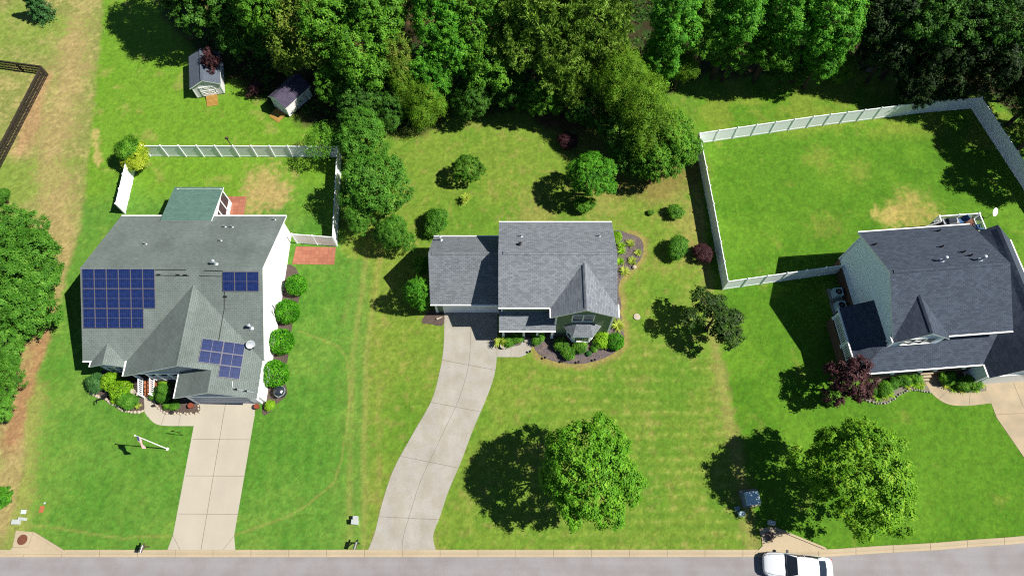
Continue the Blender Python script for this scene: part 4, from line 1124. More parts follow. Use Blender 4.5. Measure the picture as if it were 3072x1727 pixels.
# ------------------------------------------------------------------ fences
def vinyl_fence(label, runs, h=1.8, group=None):
    f = thing('vinyl_fence', label, 'fence', (runs[0][0][0], runs[0][0][1], 0))
    pb = MB(); pb.box((0, 0, h / 2), (.13, .13, h + .06)); pb.lathe([(.1, 0), (.1, .03), (.01, .11)], (0, 0, h + .03), 4)
    post0 = pb.build('post', M['white'], f); used = [False]
    off = f.location.copy()
    panel0 = {}
    def post(x, y, a):
        p = post0 if not used[0] else post0.copy()
        if used[0]: col.objects.link(p); p.parent = f
        used[0] = True
        p.location = (x - off.x, y - off.y, 0); p.rotation_euler = (0, 0, a)
    last = None
    for run in runs:
        for (a, b) in zip(run[:-1], run[1:]):
            l = math.hypot(b[0] - a[0], b[1] - a[1]); n = max(1, round(l / 1.83)); w = l / n
            ang = math.atan2(b[1] - a[1], b[0] - a[0])
            pm = MB()
            pm.box((0, 0, h / 2 + .02), (w - .13, .035, h - .22)); pm.box((0, 0, h - .09), (w - .13, .06, .15)); pm.box((0, 0, .12), (w - .13, .06, .17))
            me = None
            for i in range(n):
                t = (i + .5) / n
                if me is None:
                    p = pm.build('panel', M['white'], f); me = p
                else:
                    p = me.copy(); col.objects.link(p); p.parent = f
                p.location = (a[0] + (b[0] - a[0]) * t - off.x, a[1] + (b[1] - a[1]) * t - off.y, 0); p.rotation_euler = (0, 0, ang)
            for i in range(0 if last != a else 1, n + 1):
                t = i / n; post(a[0] + (b[0] - a[0]) * t, a[1] + (b[1] - a[1]) * t, ang)
            last = b
    return f
def P2(x, y): return G(x, y)[:2]
a0 = P2(452, 469)
vinyl_fence('white vinyl privacy fence around the back yard of the solar panel house',
    [[P2(376, 640), P2(416, 470), P2(452, 469)[:2], P2(985, 471), P2(1024, 472), P2(1011, 738), P2(892, 729)]])
vinyl_fence('long white vinyl privacy fence around the bright green back yard at right',
    [[P2(2513, 819), P2(2168, 868), P2(2126, 640), P2(2086, 432), P2(2420, 383), P2(2769, 338), P2(2913, 326), P2(3072, 570), P2(3180, 740)]])

# dark picket fence at the left edge
ZF = zoomer(0, 140, .26247)
def picket_fence(label, pts, h=1.25):
    f = thing('picket_fence', label, 'fence', (pts[0][0], pts[0][1], 0)); o = f.location
    for a, b in zip(pts[:-1], pts[1:]):
        l = math.hypot(b[0] - a[0], b[1] - a[1]); n = round(l / 2.4); ang = math.atan2(b[1] - a[1], b[0] - a[0])
        ux, uy = math.cos(ang), math.sin(ang)
        r = MB(); s = MB()
        for z in (.28, .72, 1.1): r.beam((a[0] - o.x, a[1] - o.y, z), (b[0] - o.x, b[1] - o.y, z), .05, .09)
        r.beam((a[0] - o.x, a[1] - o.y, h + .02), (b[0] - o.x, b[1] - o.y, h + .02), .14, .04)
        k = int(l / .17)
        for i in range(k + 1):
            t = i * .17
            s.box((a[0] + ux * t - uy * .045 - o.x, a[1] + uy * t + ux * .045 - o.y, h / 2 + .03), (.09, .02, h - .04), 0, ang)
        r.build('rail', M['fencewood'], f); s.build('picket_row', M['fencewood'], f)
        for i in range(n + 1):
            t = l * i / n; p = MB(); p.box((a[0] + ux * t + uy * .07 - o.x, a[1] + uy * t - ux * .07 - o.y, h / 2), (.11, .11, h + .1), 0, ang); p.build('post', M['fencewood'], f)
picket_fence('dark brown wooden picket fence at the dry field edge', [(-70, 52.8), ZF(0, 246)[:2], ZF(552, 322)[:2], ZF(0, 1400)[:2], (-56, 34)])

# ------------------------------------------------------------------ sheds
def shed(label, f0, f1, depth, h, rise, walls, roof, ramp_len, ramp_u=(.25, .75)):
    """f0, f1 front base corners left and right as seen facing the doors"""
    a = math.atan2(f1[1] - f0[1], f1[0] - f0[0]); W = math.hypot(f1[0] - f0[0], f1[1] - f0[1])
    t = thing('garden_shed', label, 'shed', (f0[0], f0[1], 0), a)
    w = MB(); w.prism_y([(0, .1), (W, .1), (W, h), (W / 2, h + rise), (0, h)], 0, depth); w.build('wall', walls, t)
    s = MB(); s.bbox(.03, W - .03, .03, depth - .03, 0, .1); s.build('skid_base', M['fencewood'], t)
    r = MB(); o = .16; k = rise / (W / 2)
    r.slab([(-o, -o, h + .1 - k * o), (W / 2, -o, h + rise + .1), (W / 2, depth + o, h + rise + .1), (-o, depth + o, h + .1 - k * o)], .09)
    r.slab([(W + o, -o, h + .1 - k * o), (W / 2, -o, h + rise + .102), (W / 2, depth + o, h + rise + .102), (W + o, depth + o, h + .1 - k * o)], .09)
    rf = r.build('roof', [roof, M['whitepaint']], t)
    c = MB(); c.beam((W / 2, -o, h + rise + .12), (W / 2, depth + o, h + rise + .12), .24, .04); c.build('ridge_cap', roof, rf)
    for x in (.06, W - .06): t2 = MB(); t2.bbox(x - .06, x + .06, -.03, -.001, .12, h); t2.build('corner_trim', M['whitepaint'], t)
    dw = W * .27
    for sgn in (-1, 1):
        c0 = W / 2 + sgn * (dw / 2 + .01); z0, z1 = .2, h - .15
        d = MB(); d.bbox(c0 - dw / 2, c0 + dw / 2, -.03, -.002, z0, z1)
        dr = d.build('door', walls, t)
        q = MB(); e = .09
        q.bbox(c0 - dw / 2, c0 - dw / 2 + e, -.06, -.031, z0, z1); q.bbox(c0 + dw / 2 - e, c0 + dw / 2, -.06, -.031, z0, z1)
        for z in (z0, (z0 + z1) / 2, z1 - e): q.bbox(c0 - dw / 2 + e, c0 + dw / 2 - e, -.06, -.031, z, z + e)
        zm = (z0 + z1) / 2
        q.beam((c0 - dw / 2 + e, -.048, z0 + e), (c0 + dw / 2 - e, -.048, zm), .03, .07); q.beam((c0 - dw / 2 + e, -.05, zm), (c0 + dw / 2 - e, -.05, z0 + e), .03, .07)
        for sx in (-1, 1): q.beam((c0 + sx * (dw / 2 - e), -.048, z1 - .38), (c0 + sx * (dw / 2 - e - .24), -.048, z1 - e), .03, .07)
        q.build('door_trim', M['whitepaint'], dr)
        for z in (z0 + .2, zm, z1 - .2): k2 = MB(); k2.box((c0 + sgn * (dw / 2 - .05), -.065, z), (.12, .02, .06)); k2.build('hinge', M['iron'], dr)
    return t, a, W
sidShed = mk_siding('shed_siding', (.56, .55, .56, 1), lap=.3)
fL, fR = Z4(330, 952), Z4(836, 868)
t, a, W = shed('pale grey garden shed with slate roof and white cross braced double doors', fL, fR, 4.0, 1.65, .78, sidShed, M['shShed'], 1.2)
def ramp(label, pts, h0=.22):
    mb = MB(); (a1, b1, c1, d1) = pts
    mb.slab([(a1[0], a1[1], h0), (b1[0], b1[1], h0), (c1[0], c1[1], .05), (d1[0], d1[1], .05)], .05, 0, 0)
    tag(mb.build('wooden_ramp', M['woodramp']), label, 'ramp')
ux, uy = math.cos(a), math.sin(a); fx = lambda u, v: (fL[0] + ux * u - uy * v, fL[1] + uy * u + ux * v, 0)
ramp('pine plank ramp in front of the grey shed doors', [fx(.9, -.05), fx(W - .78, -.05), fx(W - .78, -1.35), fx(.9, -1.35)])
fL, fR = Z4(1752, 1110), Z4(2030, 1300)
sidShed2 = mk_siding('white_shed_siding', (.74, .73, .70, 1), lap=.3)
t, a, W = shed('small white shed with dark plum roof in tree shade', fL, fR, 3.3, 1.65, .72, sidShed2, M['shShed2'], 1.2)
ux, uy = math.cos(a), math.sin(a)
ramp('pine plank ramp half in shade before the white shed', [fx(.35, -.05), fx(W - .45, -.05), fx(W - .45, -1.25), fx(.35, -1.25)])

# ------------------------------------------------------------------ car
def car():
    mid = G(2240 + 1250 / 8.05, 1600 + 795 / 8.05, .75)
    fr = G(2240 + 430 / 8.05, 1600 + 715 / 8.05, .75); re = G(2240 + 2085 / 8.05, 1600 + 878 / 8.05, .75)
    yaw = math.atan2(fr[1] - re[1], fr[0] - re[0]); Lc = math.hypot(fr[0] - re[0], fr[1] - re[1])
    t = thing('parked_car', 'white four door sedan parked by the kerb with black windscreen', 'car', ((fr[0] + re[0]) / 2, (fr[1] + re[1]) / 2, -.115), yaw)
    k = Lc / 5.0
    # stations along the length: x, half width, belt height, top centre height, bottom
    st = [(2.50, .50, .62, .66, .30), (2.44, .68, .64, .70, .22), (2.28, .82, .68, .78, .2), (1.9, .90, .74, .88, .2), (1.5, .93, .80, .96, .2), (1.1, .94, .86, 1.02, .2), (.8, .945, .90, 1.04, .2),
          (.2, .95, .93, 1.03, .2), (-.6, .95, .95, 1.04, .2), (-1.2, .945, .96, 1.05, .2), (-1.6, .93, .97, 1.06, .2), (-2.0, .90, .97, 1.05, .22), (-2.3, .84, .95, 1.02, .24), (-2.44, .76, .92, .97, .28), (-2.50, .62, .86, .88, .34)]
    b = MB(); ring = []
    for x, w, zb, zt, z0 in st:
        ring.append([(x * k, -w * .80, z0), (x * k, -w * .99, z0 + .16), (x * k, -w, zb * .72), (x * k, -w * .97, zb), (x * k, -w * .86, zb + (zt - zb) * .6), (x * k, -w * .45, zt - .012), (x * k, 0, zt),
                     (x * k, w * .45, zt - .012), (x * k, w * .86, zb + (zt - zb) * .6), (x * k, w * .97, zb), (x * k, w, zb * .72), (x * k, w * .99, z0 + .16), (x * k, w * .80, z0)])
    n = len(ring[0]); vs = [p for r in ring for p in r]; fs = []
    for i in range(len(ring) - 1):
        for j in range(n):
            j2 = (j + 1) % n; fs.append((i * n + j, i * n + j2, (i + 1) * n + j2, (i + 1) * n + j))
    fs.append(tuple(range(n))); fs.append(tuple((len(ring) - 1) * n + j for j in range(n))[::-1])
    b.add(vs, fs); body = b.build('body', M['carwhite'], t, smooth=True)
    md = body.modifiers.new('soften', 'SUBSURF'); md.levels = 1; md.render_levels = 2
    for sx in (-1, 1):
        for lo_, hi_ in ((1, 6), (10, 14)):
            b2 = MB(); b2.tube([(x * k, sx * w * .80, zb + (zt - zb) * .62) for x, w, zb, zt, z0 in st[lo_:hi_]], .012, 5); b2.build('panel_gap', M['dark'], t)
    # cabin: glasshouse with roof panel above
    sec = [(1.02, .78, 1.0, .60), (.25, .70, 1.40, .56), (-.2, .68, 1.45, .56), (-.9, .67, 1.44, .55), (-1.3, .66, 1.38, .55), (-1.95, .70, 1.04, .60)]
    g = MB()
    def side(sx):
        pts = []
        low = [(.98 * k, sx * .84, .98), (.2 * k, sx * .87, .98), (-.9 * k, sx * .87, 1.0), (-1.75 * k, sx * .82, 1.02)]
        up = [(.28 * k, sx * .66, 1.37), (.0 * k, sx * .68, 1.40), (-.9 * k, sx * .67, 1.40), (-1.25 * k, sx * .65, 1.36)]
        return low, up
    lo1, up1 = side(1); lo2, up2 = side(-1)
    for nm, (lo, up) in (('side_window', (lo1, up1)), ('side_window', (lo2, up2))):
        q = MB(); q.add(lo + up, [(0, 1, 5, 4), (1, 2, 6, 5), (2, 3, 7, 6)]); q.build(nm, M['glassC'], t)
    q = MB(); q.add([(1.0 * k, -.80, 1.0), (1.06 * k, 0, 1.03), (1.0 * k, .80, 1.0), (.24 * k, .64, 1.40), (.26 * k, 0, 1.44), (.24 * k, -.64, 1.40)], [(0, 1, 4, 5), (1, 2, 3, 4)]); wsd = q.build('windscreen', M['glassC'], t)
    q = MB()
    for y0_, y1_ in ((-.72, .0), (.02, .7)): q.beam((.93 * k, y0_, 1.055), (.97 * k, y1_, 1.06), .03, .02)
    q.build('wiper', M['dark'], wsd)
    q = MB(); q.add([(-1.92 * k, -.66, 1.055), (-1.98 * k, 0, 1.07), (-1.92 * k, .66, 1.055), (-1.28 * k, .60, 1.385), (-1.30 * k, 0, 1.415), (-1.28 * k, -.60, 1.385)], [(0, 1, 4, 5), (1, 2, 3, 4)]); q.build('rear_window', M['glassC'], t)
    q = MB()
    rs = [(.28, .62, 1.395, 1.435), (.05, .66, 1.42, 1.465), (-.4, .665, 1.43, 1.48), (-.9, .65, 1.425, 1.475), (-1.3, .60, 1.385, 1.42)]
    vs = []
    for x, w, z1, z2 in rs: vs += [(x * k, -w - .03, z1 - .03), (x * k, -w * .9, z1 + .01), (x * k, -w * .4, z2), (x * k, w * .4, z2), (x * k, w * .9, z1 + .01), (x * k, w + .03, z1 - .03)]
    fs = [(i * 6 + j, i * 6 + j + 1, (i + 1) * 6 + j + 1, (i + 1) * 6 + j) for i in range(4) for j in range(5)]
    q.add(vs, fs)
    for sx in (-1, 1):
        q.beam((1.0 * k, sx * .82, .99), (.26 * k, sx * .66, 1.40), .07, .05); q.beam((-1.9 * k, sx * .70, 1.04), (-1.27 * k, sx * .63, 1.38), .2, .05)
        q.beam((-.3 * k, sx * .872, .98), (-.3 * k, sx * .685, 1.42), .05, .04)
    q.build('roof_panel', M['carwhite'], t, smooth=True)
    for sx in (-1, 1):
        q = MB(); q.add([(2.36 * k, sx * .52, .70), (2.22 * k, sx * .80, .70), (1.86 * k, sx * .86, .80), (2.12 * k, sx * .62, .81)], [(0, 1, 2, 3)]); q.add([(2.40 * k, sx * .52, .62), (2.26 * k, sx * .83, .62), (2.22 * k, sx * .81, .705), (2.36 * k, sx * .52, .705)], [(0, 1, 2, 3)]); q.build('headlight', M['lamp'], t)
        q = MB(); q.box((-2.42 * k, sx * .62, .86), (.1, .34, .12)); q.build('tail_light', M['redlamp'], t)
        q = MB(); q.box((.82 * k, sx * 1.03, 1.02), (.14, .2, .14)); q.beam((.84 * k, sx * .88, .97), (.83 * k, sx * 1.0, 1.0), .06, .05); q.build('side_mirror', M['dark'], t)
        for x in (1.55, -1.42):
            q = MB(); q.lathe([(.22, -.11), (.32, -.11), (.335, -.08), (.335, .08), (.32, .11), (.22, .11)], (0, 0, 0), 24)
            wl = q.build('wheel', M['tyre'], t); wl.location = (x * k, sx * .83, .335); wl.rotation_euler = (R(90), 0, 0)
            q = MB(); q.lathe([(.22, -.095), (.22, .095), (.05, .1)], (0, 0, 0), 16); q.build('rim', M['grey'], wl)
car()

# ------------------------------------------------------------------ street furniture and small things
def mailbox(label, p, yaw, post_mat, box_mat, group=None):
    t = thing('mailbox', label, 'mailbox', p, yaw)
    q = MB(); q.box((0, .12, .53), (.1, .1, 1.06)); q.beam((0, .35, .98), (0, -.3, .98), .1, .08); q.beam((0, .14, .6), (0, -.16, .95), .07, .07); q.build('post', post_mat, t)
    q = MB(); n = 8; pr = [(-.10, 0)] + [(-.10 * math.cos(math.pi * i / n), .12 + .10 * math.sin(math.pi * i / n)) for i in range(n + 1)] + [(.10, 0)]
    q.prism_y([(x, z + 1.03) for x, z in pr], -.38, .16); bx = q.build('box', box_mat, t)
    q = MB(); q.box((.112, -.1, 1.2), (.015, .05, .16)); q.build('flag', M['redlamp'], bx)
    return t
mailbox('black mailbox with leaning post beside the straight driveway', Z7(1046, 1040), R(-8), M['bark'], M['silver'])
mailbox('black post mailbox with grey box beside the curving driveway', Z7(2520, 1016), R(-12), M['iron'], M['silver'])
def utility(name, label, p, s, rot, body, lid, cat='utility box', tilt=.05):
    t = thing(name, label, cat, p, rot)
    q = MB(); x, y, z = s
    q.add([(-x / 2, -y / 2, 0), (x / 2, -y / 2, 0), (x / 2, y / 2, 0), (-x / 2, y / 2, 0), (-x * .47, -y * .47, z * .85), (x * .47, -y * .47, z * .85), (x * .47, y * .47, z), (-x * .47, y * .47, z)], [(0, 3, 2, 1), (4, 5, 6, 7), (0, 1, 5, 4), (1, 2, 6, 5), (2, 3, 7, 6), (3, 0, 4, 7)])
    q.build('cabinet', body, t)
    q = MB(); q.add([(-x * .51, -y * .51, z * .85 + .01), (x * .51, -y * .51, z * .85 + .01), (x * .51, y * .51, z + .012), (-x * .51, y * .51, z + .012), (-x * .48, -y * .48, z * .85 + .05), (x * .48, -y * .48, z * .85 + .05), (x * .48, y * .48, z + .06), (-x * .48, y * .48, z + .06)], [(0, 3, 2, 1), (4, 5, 6, 7), (0, 1, 5, 4), (1, 2, 6, 5), (2, 3, 7, 6), (3, 0, 4, 7)])
    q.build('lid', lid, t); return t
p = Z8(598, 712); t = utility('transformer', 'large blue grey transformer cabinet on a pad in deep tree shade', p, (1.12, 1.0, .8), R(8), M['xfgreen'], M['xflid'])
q = MB(); q.box((0, .08, .04), (1.4, 1.35, .1)); q.build('pad', M['conB'], t)
utility('utility_box', 'pale green utility box in the shade below the transformer', Z8(535, 820), (.48, .36, .35), R(6), M['xflid'], M['xflid'])
utility('utility_box', 'dark low utility vault lid beside the pale green box', Z8(507, 780), (.42, .32, .08), R(8), M['xfgreen'], M['xfgreen'])
utility('utility_box', 'small white utility pedestal at the edge of the shaded drain apron', Z8(748, 885), (.5, .34, .4), R(-12), M['pedestal'], M['pedestal'])
utility('utility_box', 'square white utility box above the left storm drain', Z7(122, 856), (.55, .36, .3), R(0), M['pedestal'], M['pedestal'])
utility('utility_box', 'oval topped white utility box behind the square one at left', Z7(166, 834), (.55, .22, .3), R(-5), M['pedestal'], M['pedestal'])
utility('utility_box', 'grey flush utility lid in the grass above the white boxes', Z7(168, 783), (.36, .30, .06), R(0), M['xflid'], M['xflid'])
utility('utility_box', 'tall white utility pedestal, front one of the pair by the curving driveway', G(1000 + 430 * .1568, 1500 + 425 * .1568), (.5, .36, .62), R(-4), M['pedestal'], M['pedestal'])
utility('utility_box', 'shorter white utility pedestal, rear one of the pair by the curving driveway', G(1000 + 440 * .1568, 1500 + 345 * .1568), (.36, .3, .5), R(0), M['pedestal'], M['pedestal'])
q = MB(); q.box((0, 0, .03), (.34, .5, .06)); o = q.build('marker_plate', M['brickstep']); o.location = Z7(295, 765); tag(o, 'small orange brown lid in the lawn near the white utility boxes', 'lid')
q = MB(); q.lathe([(.08, 0), (.08, .1), (.03, .13)], (0, 0, 0), 10); o = q.build('cleanout_cap', M['pedestal']); o.location = Z7(316, 722); tag(o, 'tiny white cleanout cap in the left lawn', 'cap')
q = MB(); q.lathe([(.30, 0), (.32, .05), (.30, .09), (.1, .11)], (0, 0, 0), 16); o = q.build('stone_disc', M['stone']); o.location = D(1602, 797); tag(o, 'round pale concrete disc in the lawn right of the green house', 'disc')
# flagpole
fb = Z7(1177, 342)
t = thing('flagpole', 'white flagpole with a drooping striped flag on the front lawn', 'flagpole', fb)
q = MB(); q.tube([(0, 0, 0), (0, 0, 2.6), (0, 0, 5.3)], [.045, .04, .03], 10); q.lathe([(.02, 0), (.06, .04), (.06, .08), (.01, .13)], (0, 0, 5.3), 10); q.lathe([(.12, 0), (.12, .06), (.05, .1)], (0, 0, 0), 12); q.build('pole', M['whitepaint'], t)
q = MB(); nu, nv = 16, 10; vs, uvs = [], {}
for i in range(nu + 1):
    for j in range(nv + 1):
        u, v = i / nu, j / nv
        x = .05 + u * .62 * (1 - .2 * (1 - v)); droop = u * u * .55
        vs.append((x * .55, math.sin(u * 9 + v * 1.5) * .09 * u - .75 * u, 5.2 - (1 - v) * .75 - droop))
fs, uv = [], []
for i in range(nu):
    for j in range(nv):
        a_ = i * (nv + 1) + j; fs.append((a_, a_ + nv + 1, a_ + nv + 2, a_ + 1)); uv.append([(i / nu, j / nv), ((i + 1) / nu, j / nv), ((i + 1) / nu, (j + 1) / nv), (i / nu, (j + 1) / nv)])
q.add(vs, fs, 0, uv); q.build('flag', M['flag'], t, smooth=True)
# black garden crook
p = Z7(1288, 246)
q = MB(); q.tube([(0, 0, 0), (0, 0, 1.25), (-.06, .02, 1.42), (-.2, .05, 1.5), (-.34, .08, 1.42), (-.36, .08, 1.3)], .02, 6); q.tube([(0, 0, 1.1), (.08, 0, 1.3), (.22, 0, 1.34), (.28, 0, 1.22)], .018, 6); q.box((-.36, .08, 1.16), (.22, .03, .26))
o = q.build('garden_hook', M['iron']); o.location = p; tag(o, 'black iron garden crook standing in the lawn beside the driveway', 'garden hook')
# small tripod sprinkler post by the back fence, thin pole behind fence A
q = MB(); q.tube([(0, 0, 0), (-.1, .05, 1.9)], .05, 8); q.box((-.1, .05, 2.0), (.3, .16, .2)); o = q.build('bird_house_pole', M['bark']); o.location = G(705, 452); tag(o, 'thin leaning pole with a small box behind the white back fence', 'pole')
q = MB(); q.box((0, 0, .03), (1.4, .5, .06)); o = q.build('paver_slab', M['paver']); o.location = G(757, 443); tag(o, 'low row of terracotta pavers behind the back fence', 'slab')
# covered kettle-like grill by the white wall
p = Z1(1262, 1250)
t = thing('covered_grill', 'black domed grill beside the boxwood ball on the white wall side', 'grill', p)
q = MB(); q.lathe([(.42, .0), (.44, .55), (.47, .62), (.47, .70), (.40, .86), (.24, .96), (.06, 1.0)], (0, 0, 0), 8); q.build('cover', M['blackgrill'], t)
q = MB(); q.lathe([(.48, .6), (.5, .6), (.5, .66), (.48, .66)], (0, 0, 0), 24); q.beam((-.15, -.5, .62), (.15, -.5, .62), .04, .05); q.build('rim', M['grey'], t)
# pots
for pt, lb in ((G(560 + 115 * .15192, 1040 + 1180 * .15192), 'terracotta pot at the left corner of the garage door'), (G(560 + 1412 * .15192, 1040 + 1195 * .15192), 'terracotta pot at the right corner of the garage door')):
    t = thing('flower_pot', lb, 'pot', pt); q = MB(); q.lathe([(.13, 0), (.21, .36), (.235, .36), (.235, .44), (.19, .44)], (0, 0, 0), 18); q.build('pot', M['pot'], t); q = MB(); q.lathe([(.19, .37), (.188, .40), (.05, .43)], (0, 0, 0), 14); q.build('soil', M['soil'], t)
p = ZC(250, 950); t = thing('flower_pot', 'pale rimmed planter on the walk by the grey driveway', 'pot', p); q = MB(); q.lathe([(.2, 0), (.32, .3), (.34, .36), (.29, .36)], (0, 0, 0), 18); q.build('pot', M['stone'], t); q = MB(); q.lathe([(.29, .3), (.28, .33), (.05, .35)], (0, 0, 0), 14); q.build('soil', M['soil'], t)
p = ZA(1020, 800); t = thing('bird_bath', 'pale stone bird bath in the bed left of the walk', 'bird bath', p); q = MB(); q.lathe([(.2, 0), (.2, .06), (.08, .12), (.08, .55), (.12, .6)], (0, 0, 0), 14); q.build('pedestal', M['stone'], t); q = MB(); q.lathe([(.1, .6), (.27, .66), (.29, .71), (.25, .71), (.15, .67), (.02, .65)], (0, 0, 0), 20); q.build('bowl', M['stone'], t)
for pt, lb, rr in ((ZA(1690, 1140), 'black ball shaped garden lantern on the inner walk edge', .14), (ZA(1360, 1015), 'small brown garden lantern at the bend of the walk', .1)):
    q = MB(); q.lathe([(.06, 0), (.06, .12), (rr, .2), (rr, .34), (.03, .46)], (0, 0, 0), 12); o = q.build('garden_lantern', M['dark']); o.location = pt; tag(o, lb, 'lantern')
q = MB(); q.lathe([(.14, 0), (.2, .12), (.16, .3), (.03, .36)], (0, 0, 0), 12); o = q.build('garden_ball', M['stone']); o.location = ZA(510, 745); tag(o, 'white garden ball between the round shrubs of the left bed', 'ornament')
q = MB(); q.box((0, 0, .2), (.5, .3, .4), 0, .6); q.tube([(-.1, -.2, .3), (-.35, -.5, .8), (-.2, -.8, .9)], .05, 8); q.tube([(.1, -.1, .4), (.3, -.3, .75)], .04, 8); o = q.build('garden_ornament', M['iron']); o.location = ZA(490, 840); tag(o, 'black metal garden ornament by the white stone edge', 'ornament')
for pt, lb in ((ZC(985, 1172), 'black landscape light, leftmost along the dark mulch edge'), (ZC(1300, 1237), 'black landscape light, second along the dark mulch edge'), (ZC(1585, 1250), 'black landscape light, third along the dark mulch edge'), (ZC(1875, 1210), 'black landscape light, rightmost along the dark mulch edge'), (ZC(715, 1062), 'black landscape light at the end of the grey walk')):
    q = MB(); q.lathe([(.02, 0), (.02, .3), (.1, .31), (.11, .34), (.02, .42)], (0, 0, 0), 10); o = q.build('path_light', M['dark']); o.location = pt; tag(o, lb, 'path light', 'low path lights round the dark mulch bed')
q = MB(); q.lathe([(.2, 0), (.24, .12), (.14, .25), (.03, .28)], (0, 0, 0), 7); o = q.build('boulder', M['stone']); o.location = Z2(2265, 528); tag(o, 'pale boulder at the right edge of the lily bed', 'boulder')
q = MB(); q.tube([(-.25, -.08, .1), (.25, .12, .12)], [.09, .05], 7); o = q.build('white_rock', M['stone']); o.location = Z2(575, 972); tag(o, 'small white rock in the bare bed left of the white garage door', 'rock')
# AC units
for pt, lb in ((Z3(318, 625), 'grey air conditioner unit, rear one beside the pale blue wall'), (Z3(338, 712), 'grey air conditioner unit, front one beside the shaded porch')):
    t = thing('air_conditioner', lb, 'air conditioner', pt, CROT); q = MB(); q.bbox(-.38, .38, -.38, .38, .06, .82); q.build('cabinet', M['xflid'], t)
    q = MB(); q.bbox(-.62, .62, -.62, .62, 0, .06); q.build('pad', M['conB'], t)
    q = MB(); q.lathe([(.3, .822), (.3, .84), (.27, .84), (.27, .822)], (0, 0, 0), 22)
    for k in range(12): a_ = k * math.pi / 6; q.beam((.06 * math.cos(a_), .06 * math.sin(a_), .835), (.28 * math.cos(a_), .28 * math.sin(a_), .835), .012, .012)
    q.lathe([(.08, .82), (.08, .85)], (0, 0, 0), 12); q.build('fan_grille', M['silver'], t)
# deck furniture (house C)
gl = loc(ZH(880, 330, 2.4)); t = thing('gas_grill', 'black gas grill on the white railed deck', 'grill', cpos(gl[0], gl[1], 1.0), CROT)
q = MB(); q.bbox(-.55, .55, -.28, .28, .05, .8); q.build('cart', M['blackgrill'], t); q = MB(); q.prism_x([(-.3, .82), (.3, .82), (.3, 1.0), (.15, 1.14), (-.12, 1.14), (-.3, 1.0)], -.36, .36); hd = q.build('hood', M['blackgrill'], t); q = MB(); q.bbox(-.72, -.38, -.26, .26, .80, .84); q.bbox(.38, .72, -.26, .26, .80, .84); q.build('side_shelf', M['grey'], t); q = MB(); q.beam((-.28, -.34, .95), (.28, -.34, .95), .04, .04); q.build('handle', M['grey'], hd)
for (x_, y_), ya, lb in ((loc(ZH(1120, 330, 2.0)), R(-70), 'blue cushioned deck chair beside the gas grill'), (loc(ZH(1490, 470, 2.0)), R(170), 'blue cushioned deck chair at the house end of the deck')):
    t = thing('deck_chair', lb, 'chair', cpos(x_, y_, 1.0), CROT + ya)
    q = MB(); q.box((0, 0, .42), (.55, .55, .12)); q.build('seat_cushion', M['bluefab'], t); q = MB(); q.add([(-.27, .22, .46), (.27, .22, .46), (.27, .42, 1.0), (-.27, .42, 1.0), (-.27, .34, .46), (.27, .34, .46), (.27, .52, .97), (-.27, .52, .97)], [(0, 1, 2, 3), (7, 6, 5, 4), (0, 4, 5, 1), (1, 5, 6, 2), (2, 6, 7, 3), (3, 7, 4, 0)]); q.build('back_cushion', M['bluefab'], t)
    q = MB()
    for x in (-.3, .3):
        q.beam((x, -.27, 0), (x, -.27, .62), .05, .05); q.beam((x, .3, 0), (x, .36, .62), .05, .05); q.beam((x, -.3, .62), (x, .36, .62), .06, .05)
    q.build('frame', M['iron'], t)
tb = loc(ZH(1310, 350, 2.0)); t = thing('deck_table', 'red brown slatted table between the blue deck chairs', 'table', cpos(tb[0], tb[1], 1.0), CROT)
q = MB()
for k in range(6): q.bbox(-.42, .42, -.42 + .143 * k, -.31 + .143 * k, .43, .47)
q.build('table_top', M['woodtable'], t)
for sx in (-1, 1):
    for sy in (-1, 1): q = MB(); q.box((sx * .36, sy * .36, .215), (.06, .06, .43)); q.build('leg', M['iron'], t)
p = ZH(1720, 255); t = thing('satellite_dish', 'white satellite dish on a short pole in the lawn past the deck', 'satellite dish', p)
q = MB(); q.tube([(0, 0, 0), (0, 0, .9), (-.12, -.05, 1.05)], .035, 8); q.build('mast', M['grey'], t)
vs, fs = [], []; cN = Vector((.45, -.5, .7)).normalized(); a1 = cN.cross(Vector((0, 0, 1))).normalized(); a2 = a1.cross(cN); o_ = Vector((0, 0, 1.05))
for i, (rr, dp) in enumerate(((.02, 0), (.2, .02), (.34, .06), (.42, .1), (.34, .045), (.02, -.02))):
    for k in range(18): th = 2 * math.pi * k / 18; vs.append(o_ + a1 * rr * math.cos(th) + a2 * rr * math.sin(th) + cN * dp)
for i in range(5):
    for k in range(18): fs.append((i * 18 + k, i * 18 + (k + 1) % 18, (i + 1) * 18 + (k + 1) % 18, (i + 1) * 18 + k))
q = MB(); q.add(vs, fs); q.build('dish', M['whitepaint'], t, smooth=True)
# weathered chair and planks at the wood's edge
Z6 = zoomer(2000, 0, .44206)
t = thing('garden_chair', 'grey weathered slatted garden chair at the edge of the wood', 'chair', Z6(1245, 482), R(20))
q = MB(); 
for k in range(5): q.bbox(-.3, .3, -.3 + .12 * k, -.2 + .12 * k, .36 + .02 * k * -1, .39 - .02 * k)
q.build('seat', M['driftwood'], t)
q = MB()
for k in range(5): x = -.26 + .13 * k; q.beam((x, .28, .28), (x, .62, 1.05), .1, .03)
q.build('backrest', M['driftwood'], t)
for sx in (-.32, .32):
    q = MB(); q.beam((sx, -.32, 0), (sx, -.28, .56), .06, .09); q.build('leg', M['driftwood'], t)
    q = MB(); q.beam((sx, -.36, .57), (sx, .4, .57), .12, .03); q.build('arm', M['driftwood'], t)
q = MB(); q.tube([(-.8, -.2, .12), (.8, .3, .16)], [.14, .1], 9); o = q.build('fallen_log', M['bark']); o.location = Z6(1315, 470); tag(o, 'short fallen log between the weathered chair and planks', 'log')
